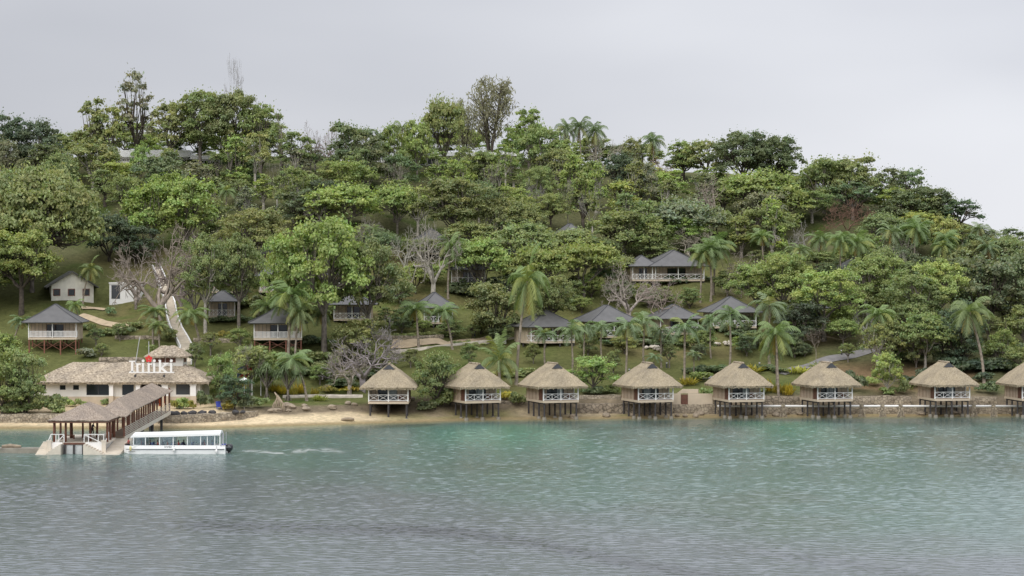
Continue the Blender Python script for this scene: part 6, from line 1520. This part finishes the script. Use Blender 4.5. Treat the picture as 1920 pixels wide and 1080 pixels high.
# the planted middle of the slope: lower bushy trees between the bungalows
OPEN = [(40,158,560,668),(462,580,572,655),(388,460,490,594),(484,540,445,505),(797,854,543,588),(980,1098,570,622),(1098,1202,562,616),(1228,1320,566,604),(1322,1420,548,596),(1212,1335,462,528),(285,345,520,690),(165,272,575,668),
        (865,1000,620,720),(1240,1500,640,700),(700,860,618,668),(96,182,505,562),(203,264,528,568),(610,680,505,541),(630,690,584,599),(852,908,517,532),(1500,1660,640,700),(1045,1092,410,436)]
OPEN = [(a,b_,c_,d_,hit((a+b_)/2,d_+8).y) for a,b_,c_,d_ in OPEN]
for row,Yw in enumerate((396,404,412,420,428,436,444)):
    for i in range(26):
        px_ = 360+1260*(i+.5*(row%2))/26+rnd.uniform(-18,18); Yj = Yw+rnd.uniform(-4,4); X = (px_-960)/K*Yj; z = gz(X,Yj); yb = pxof((X,Yj,z))[1]
        yt = yb-rnd.uniform(2.2,5.6)*K/Yj; wp = rnd.uniform(46,80)
        if any(px_+wp*.44 > a and px_-wp*.44 < b_ and yt < d_ and yb > c_ and Yj < yy_+8 for a,b_,c_,d_,yy_ in OPEN): continue
        kd = rnd.choice(['round','dense','dense','umbrella','loose']); ti = rnd.choice(['mid','mid','bright','olive','deep','deep','lime'])
        zn = ('between the left-centre bungalows' if px_ < 600 else 'around the foot of the big forked tree' if px_ < 790 else 'under the umbrella trees in the centre' if px_ < 1100 else 'among the right-hand slope bungalows' if px_ < 1420 else 'around the hidden bungalow on the right')
        lab = f"small {LOOK[ti]} {KINDW[kd]} tree {zn}"+(', higher row' if Yw > 420 else ', lower row')
        plant(kd,px_,yt,yb,wp,ti,'tree',lab,'tree',lab.split(' tree ')[0]+' trees '+zn+(' up' if Yw>420 else ' low'),rnd.choice(['grey','dark']),P=Vector((X,Yj,z))); nf += 1
rnd.seed(104)
# dense right-hand slope lower down
for row,Yw in enumerate((388,402,416,430,442)):
    for i in range(7):
        px_ = 1620+i*52+rnd.uniform(-18,18)+(26 if row%2 else 0); Yj = Yw+rnd.uniform(-4,4); X = (px_-960)/K*Yj; z = gz(X,Yj); yb = pxof((X,Yj,z))[1]
        if px_ < 1700 and yb > 640: continue
        yt = yb-rnd.uniform(5,8.5)*K/Yj; wp = rnd.uniform(66,100); kd = rnd.choice(['round','dense','limby','umbrella']); ti = rnd.choice(['mid','bright','deep','deep','olive'])
        lab = f"{LOOK[ti]} {KINDW[kd]} tree on the dense lower right slope, {'upper part' if Yw > 410 else 'lower part'}"
        plant(kd,px_,yt,yb,wp,ti,'tree',lab,'tree',lab.split(' tree ')[0]+' trees on the lower right slope '+('up' if Yw>410 else 'low'),rnd.choice(['grey','dark']),P=Vector((X,Yj,z))); nf += 1
print('fill trees', nf, 'all', len(TREES))

for i,(x,yt,yb,wp,kd,ti,lab) in enumerate(((520,300,400,50,'baretall','grey','grey dead snag in the upper wood left of the low crest'),(600,360,440,60,'bare','grey','grey bare tree in the wood above the big forked tree'),(735,300,390,50,'baretall','white','pale dead stems below the left end of the long lodge'),(925,300,400,56,'baretall','twig','brownish bare stems right below the long white lodge'),
    (1000,330,420,60,'bare','grey','grey bare tree in the wood right of the long lodge'),(1065,330,430,44,'baretall','white','pale leaning stems below the skyline palms'),(1330,320,430,70,'bare','twig','bare brown tree left of the broad bright layered tree'),(1500,410,500,70,'bare','grey','grey bare limbs below the bright layered tree'),(1690,430,520,60,'bare','grey','grey bare limbs in the right palms'),
    (340,430,600,120,'bare','twig','brown bare limbs right of the stairway middle'),(365,470,610,70,'bare','grey','grey bare tree beside the trunk near the small bungalows'),(545,470,580,60,'baretall','white','pale bare stems left of the big forked tree'),(715,590,690,90,'barefine','grey','grey twiggy brush right of the wide bare tree'),(760,420,520,60,'bare','white','pale bare tree left of the central white one'),
    (1190,300,400,70,'sparse','olive','wispy olive tree below the skyline gap'),(1255,330,430,70,'tall','mid','slim tree below the lone skyline palm'),(1110,350,460,60,'baretall','grey','grey bare poles in the wood under the palm trio'),(1620,560,650,60,'bare','grey','grey bare tree at the top of the road'))):
    T(kd,x,yt,yb,wp,ti,'bare_tree' if kd.startswith('bare') else 'tree',lab,'tree',None,'white')
for i,(x,yt,yb,wp,ti,kd,lab) in enumerate(((880,640,690,40,'mid','round','small round tree on the lawn above the second thatched bungalow'),(1000,640,682,36,'olive','round','small olive tree on the lawn left of the slim palm row'),(1050,690,724,44,'lime','round','yellow-green bushy tree right behind the third thatched bungalow'),(1150,655,700,40,'mid','dense','bushy tree between the slim palms and the fourth bungalow'),
    (1255,640,690,36,'mid','loose','thin young tree above the fourth bungalow roof'),(1310,640,676,34,'deep','dense','dark bushy tree on the lawn left of the tenth slim palm'),(1400,625,668,44,'deep','dense','dark bushy tree below the rightmost slope bungalow'),(1490,620,668,44,'deep','dense','dark bush tree by the hanging-root tree'),(1600,590,640,50,'mid','round','mid-green tree on the lawn above the road top'),(1590,640,680,36,'olive','loose','young olive tree by the sloping road'),
    (770,650,690,40,'mid','round','small tree below the sandy turning place'),(745,690,730,44,'deep','dense','dark bushy tree right behind the first thatched bungalow'),(720,660,700,44,'olive','loose','open olive tree above the first thatched bungalow'),(640,690,728,40,'mid','round','small tree at the back of the beach lawn'),(600,680,722,44,'bright','round','bright small tree behind the young beach coconut'),
    (365,640,690,40,'mid','round','round small tree right of the stairway foot'),(395,620,668,44,'olive','loose','open olive tree on the lawn right of the stairway'),(450,610,660,46,'bright','round','bright small tree left of the picket bungalow stilts'),(225,600,640,34,'mid','round','small round tree on the left lawn'),(180,610,650,36,'palm','loose','thin light tree right of the tall red stilts'),(190,640,668,30,'mid','dense','dense bush tree on the lawn above the reception'))):
    T(kd,x,yt,yb,wp,ti,'tree',lab,'tree',None,'grey')
rnd.seed(105)
# ---- shrubs, hedges, crotons
def bed(n, x0, x1, y0, y1, kind, tint, wpx, hpx, lab, grp, name='shrub', cat='shrub'):
    for i in range(n):
        x = x0+(x1-x0)*(i+.5)/n+rnd.uniform(-.4,.4)*(x1-x0)/n; y = rnd.uniform(y0,y1); w_ = wpx*rnd.uniform(.75,1.3)
        plant(kind,x,y-hpx*rnd.uniform(.75,1.25),y,w_,tint,name,lab,cat,grp)
for i,(x,wp,hp,ti) in enumerate(((62,10,14,'dark'),(78,11,18,'mid'),(91,12,20,'mid'),(104,11,18,'mid'),(119,14,20,'mid'),(133,12,15,'bright'),(147,11,16,'mid'),(159,12,10,'bright'))):
    pl = plant('shrub',x,759-hp,768,wp*1.2,ti,'shrub','upright clipped shrub in the row along the reception hall wall','shrub','clipped shrubs along the reception wall',Y=350)
bed(3,190,205,758,760,'shrub','mid',13,13,'shrub beside the gangway in front of the reception windows','shrubs by the gangway and reception')
bed(3,215,235,752,755,'shrub','mid',15,13,'low shrub under the second reception window','shrubs under the second reception window')
for x,w_,h_,ti,lab in ((330,16,16,'gold','yellow croton bush before the right reception window'),(345,22,20,'bright','green bush before the right reception window'),(338,14,10,'deep','low dark bush before the right reception window'),(358,14,14,'gold','small golden bush left of the last reception pillar')):
    plant('shrub',x,762-h_,763,w_*1.2,ti,'shrub',lab,'shrub',Y=345)
for x,yb,w_,h_,ti,kd,lab in ((385,765,30,40,'deep','bigshrub','dark feathery shrub at the right corner of the reception hall'),(428,770,24,24,'gold','shrub','yellow croton bush by the blue beach chair'),(465,768,34,36,'deep','bigshrub','dark shrub at the end of the boulder row'),(488,764,26,22,'mid','shrub','green shrub on the beach bank left of the stump'),(448,748,26,34,'gold','shrub','golden bush under the dark leafy garden tree'),
    (515,735,24,20,'yellow','spiky','yellow croton clump behind the tree stump'),(530,740,26,22,'yellow','spiky','yellow croton clump between pandanus and young palm'),(550,742,24,22,'gold','spiky','orange-yellow croton at the pandanus foot'),(562,738,28,26,'yellow','spiky','bright yellow croton left of the young coconut trunk'),(590,742,22,20,'gold','spiky','golden croton right of the young coconut trunk'),
    (600,752,30,16,'bright','spiky','low green spiky plant on the beach lawn'),(620,735,40,16,'gold','hedge','yellow-green hedge left of the wide bare tree'),(650,735,46,14,'yellow','hedge','yellow hedge under the wide bare tree'),
    (830,765,52,40,'mid','bigshrub','drooping shrub right of the round shore tree'),(800,772,40,24,'deep','bigshrub','dark shrub at the foot of the round shore tree'),(860,742,22,20,'yellow','shrub','small yellow bush left of the second thatched bungalow'),
    (955,748,40,18,'yellow','hedge','yellow flower bush between the second and third bungalows'),(972,762,30,34,'mid','bigshrub','green shrub against the left wall of the third bungalow'),(1110,740,40,20,'deep','bigshrub','dark shrub behind the stone wall right of the third bungalow'),(1140,738,40,20,'mid','bigshrub','green shrub behind the stone wall left of the fourth bungalow'),
    (1290,722,40,20,'gold','spiky','yellow-green plants above the beige boundary wall'),(1310,715,44,22,'bright','bigshrub','bright hedge above the beige boundary wall'),(1325,750,26,26,'mid','shrub','green shrub at the right end of the beige wall'),
    (1440,735,30,30,'yellow','spiky','tall yellow croton by the brown palm trunk'),(1460,738,28,26,'gold','spiky','golden croton right of the brown palm trunk'),(1478,742,28,30,'yellow','spiky','bright yellow croton against the sixth bungalow'),(1425,738,22,20,'mid','shrub','dark green shrub behind the fifth bungalow veranda'),
    (1400,700,60,22,'gold','spiky','yellow-green planting behind the roof of the fifth bungalow'),(1500,700,50,18,'lime','spiky','palm-like spiky plants below the sloping road'),(1540,690,40,16,'lime','spiky','spiky green plants on the sandy verge of the road'),
    (1605,735,40,50,'deep','bigshrub','dark shrub at the right wall of the sixth bungalow'),(1635,722,40,20,'lime','hedge','light green low hedge on the bank between bungalows'),(1665,742,30,20,'mid','bigshrub','shrub at the foot of the small bright tree'),(1695,740,34,34,'mid','bigshrub','green shrub against the left wall of the seventh bungalow'),
    (1850,738,40,30,'deep','bigshrub','dark shrub left of the bungalow at the right edge'),(1905,740,30,30,'deep','bigshrub','dark shrub at the right edge'),(165,672,36,24,'greyg','bigshrub','grey-green agave-like bush below the picket bungalow'),
    (208,592,18,20,'deep','shrub','dark clipped bush on the lawn below the white block'),(238,625,36,16,'deep','hedge','dark square hedge on the left lawn'),(300,668,40,26,'olive','bigshrub','olive bush left of the stairway foot'),(318,640,30,30,'olive','bigshrub','brownish bush halfway up beside the stairway')):
    plant(kd,x,yb-h_,yb,w_,ti,'shrub',lab,'shrub')
bed(6,870,930,648,643,'hedge','lime',16,6,'low yellow-green hedge plant along the kerb left of the mid-slope bungalow','hedge plants along the kerb')
bed(8,850,900,650,642,'hedge','mid',14,7,'clipped green hedge plant beside the sandy path','hedge plants beside the sandy path')
bed(8,395,470,628,634,'hedge','gold',18,10,'yellow hedge plant above the garden wall right of the stairway','yellow hedge above the garden wall')
bed(8,690,850,628,632,'hedge','olive',26,9,'olive hedge plant above the garden wall in mid slope','hedge above the mid-slope garden wall')
bed(14,1290,1470,694,702,'bigshrub','deep',34,16,'dark low shrub on the bank behind the fourth to sixth thatched bungalows','dark shrubs on the bank')
bed(8,1130,1290,645,652,'shrub','deep',30,16,'dark green shrub below the bungalow railings behind the slim palms','shrubs below the slope bungalows')
bed(7,1290,1420,622,634,'bigshrub','deep',34,18,'dark shrub in front of the right-hand slope bungalows','shrubs before the right slope bungalows')
bed(10,1700,1920,690,735,'bigshrub','dark',48,28,'dark shrub on the shaded bank behind the right-hand thatched bungalows','shrubs on the shaded right bank')
bed(9,1640,1920,655,690,'bigshrub','deep',48,30,'green shrub high on the shaded right bank','shrubs high on the right bank')
bed(9,985,1095,638,644,'bigshrub','mid',36,27,'green shrub hiding the deck of the mid-slope bungalow','shrubs before the mid-slope bungalow')
bed(6,1228,1322,622,630,'bigshrub','deep',34,26,'dark green shrub hiding the deck of the bungalow behind the slim palms','shrubs before the palm-row bungalow')
bed(7,1325,1420,612,620,'bigshrub','mid',34,25,'green shrub hiding the deck of the rightmost slope bungalow','shrubs before the rightmost slope bungalow')
bed(9,1100,1230,632,642,'bigshrub','mid',36,27,'green shrub hiding the deck of the dark-roofed bungalow','shrubs before the dark-roofed bungalow')
bed(6,1210,1330,528,536,'shrub','deep',26,16,'shrub under the deck of the large hillside bungalow','shrubs under the large bungalow')
bed(6,150,260,616,630,'shrub','mid',20,14,'small shrub on the lawn between the picket bungalow and the stairway','small shrubs on the left lawn')
bed(8,440,640,660,700,'bigshrub','mid',44,26,'green shrub on the slope behind the beach lawn','shrubs behind the beach lawn')
bed(7,560,700,700,728,'bigshrub','deep',46,20,'dark shrub along the back of the beach lawn','dark shrubs behind the beach lawn')
bed(6,620,720,655,690,'bigshrub','olive',50,30,'olive brush beneath the wide bare tree','brush beneath the bare tree')
bed(6,860,1000,700,716,'shrub','olive',30,14,'low shrub on the bank behind the second and third bungalows','low shrubs behind bungalows two and three')
bed(6,480,620,640,650,'bigshrub','deep',40,22,'dark shrub at the stilts of the left-centre picket bungalow','shrubs at the picket bungalow stilts')
bed(6,395,480,600,610,'bigshrub','deep',34,18,'dark shrub below the small bungalows right of the stairway','shrubs below the small bungalows')
bed(9,850,960,540,560,'bigshrub','deep',44,24,'dark undergrowth bush beneath the umbrella trees in the centre','undergrowth beneath the umbrella trees')
bed(9,440,640,555,600,'bigshrub','mid',44,26,'green undergrowth bush between the left-centre bungalows','undergrowth between the left-centre bungalows')
bed(7,0,90,740,772,'bigshrub','deep',50,34,'dark leafy shrub over the stone wall at the far left','shrubs over the wall at the far left')
bed(7,-5,118,771,779,'bigshrub','mid',46,36,'leafy green shrub at the waterside left of the jetty','green shrubs at the waterside left of the jetty')

# ---- the wood going on beyond both ends of the view, one mass nobody could count
rnd.seed(106)
def woodland(px0, px1, n, label):
    VV, QQ, CC = [], [], []; off = 0; g = np.array(TINT['mid'])/np.array(TINT['mid']).max()
    srcs = []
    for h, w_, tme, cme, nm in PROTO['dense'][:2]:
        co_ = np.empty(len(cme.vertices)*3, np.float32); cme.vertices.foreach_get('co', co_); q = np.empty(len(cme.loops), np.int32); cme.loops.foreach_get('vertex_index', q)
        lc = np.empty(len(cme.vertices)*4, np.float32); cme.color_attributes['lc'].data.foreach_get('color', lc); srcs.append((co_.reshape(-1,3), q.reshape(-1,4), lc.reshape(-1,4)[:,:3]))
    for i in range(n):
        Y = rnd.uniform(392,530); x = rnd.uniform(px0,px1); X = (x-960)/K*Y; z = gz(X,Y)
        if z < 2.5: continue
        co_, q, lc = srcs[i%2]; keep = np.arange(0,len(q),2); q = q[keep]; v = co_[q.ravel()]; a = rnd.uniform(0,6.28); ca, sa = math.cos(a), math.sin(a); s_ = rnd.uniform(1.0,1.45)
        c_ = v.reshape(-1,4,3).mean(1,keepdims=True); v = (c_+(v.reshape(-1,4,3)-c_)*1.35).reshape(-1,3)
        v = np.stack([(v[:,0]*ca-v[:,1]*sa)*s_+X,(v[:,0]*sa+v[:,1]*ca)*s_+Y,v[:,2]*s_*.9+z],1); VV.append(v); QQ.append(np.arange(len(v)).reshape(-1,4)+off); off += len(v)
        CC.append(lc[q.ravel()]*np.array([rnd.uniform(.85,1.15),1,rnd.uniform(.85,1.1)])*rnd.uniform(.8,1.15))
    o = link('woodland', np_mesh('woodland', np.concatenate(VV), np.concatenate(QQ), ['leaf'], np.concatenate(CC))); o.color = c4(TINT['mid']); tag(o, label, 'woodland', None, 'stuff')
woodland(-560,-150,60,'wooded slope going on past the left edge of the photo')
woodland(2080,2480,46,'wooded slope going on past the right edge of the photo')
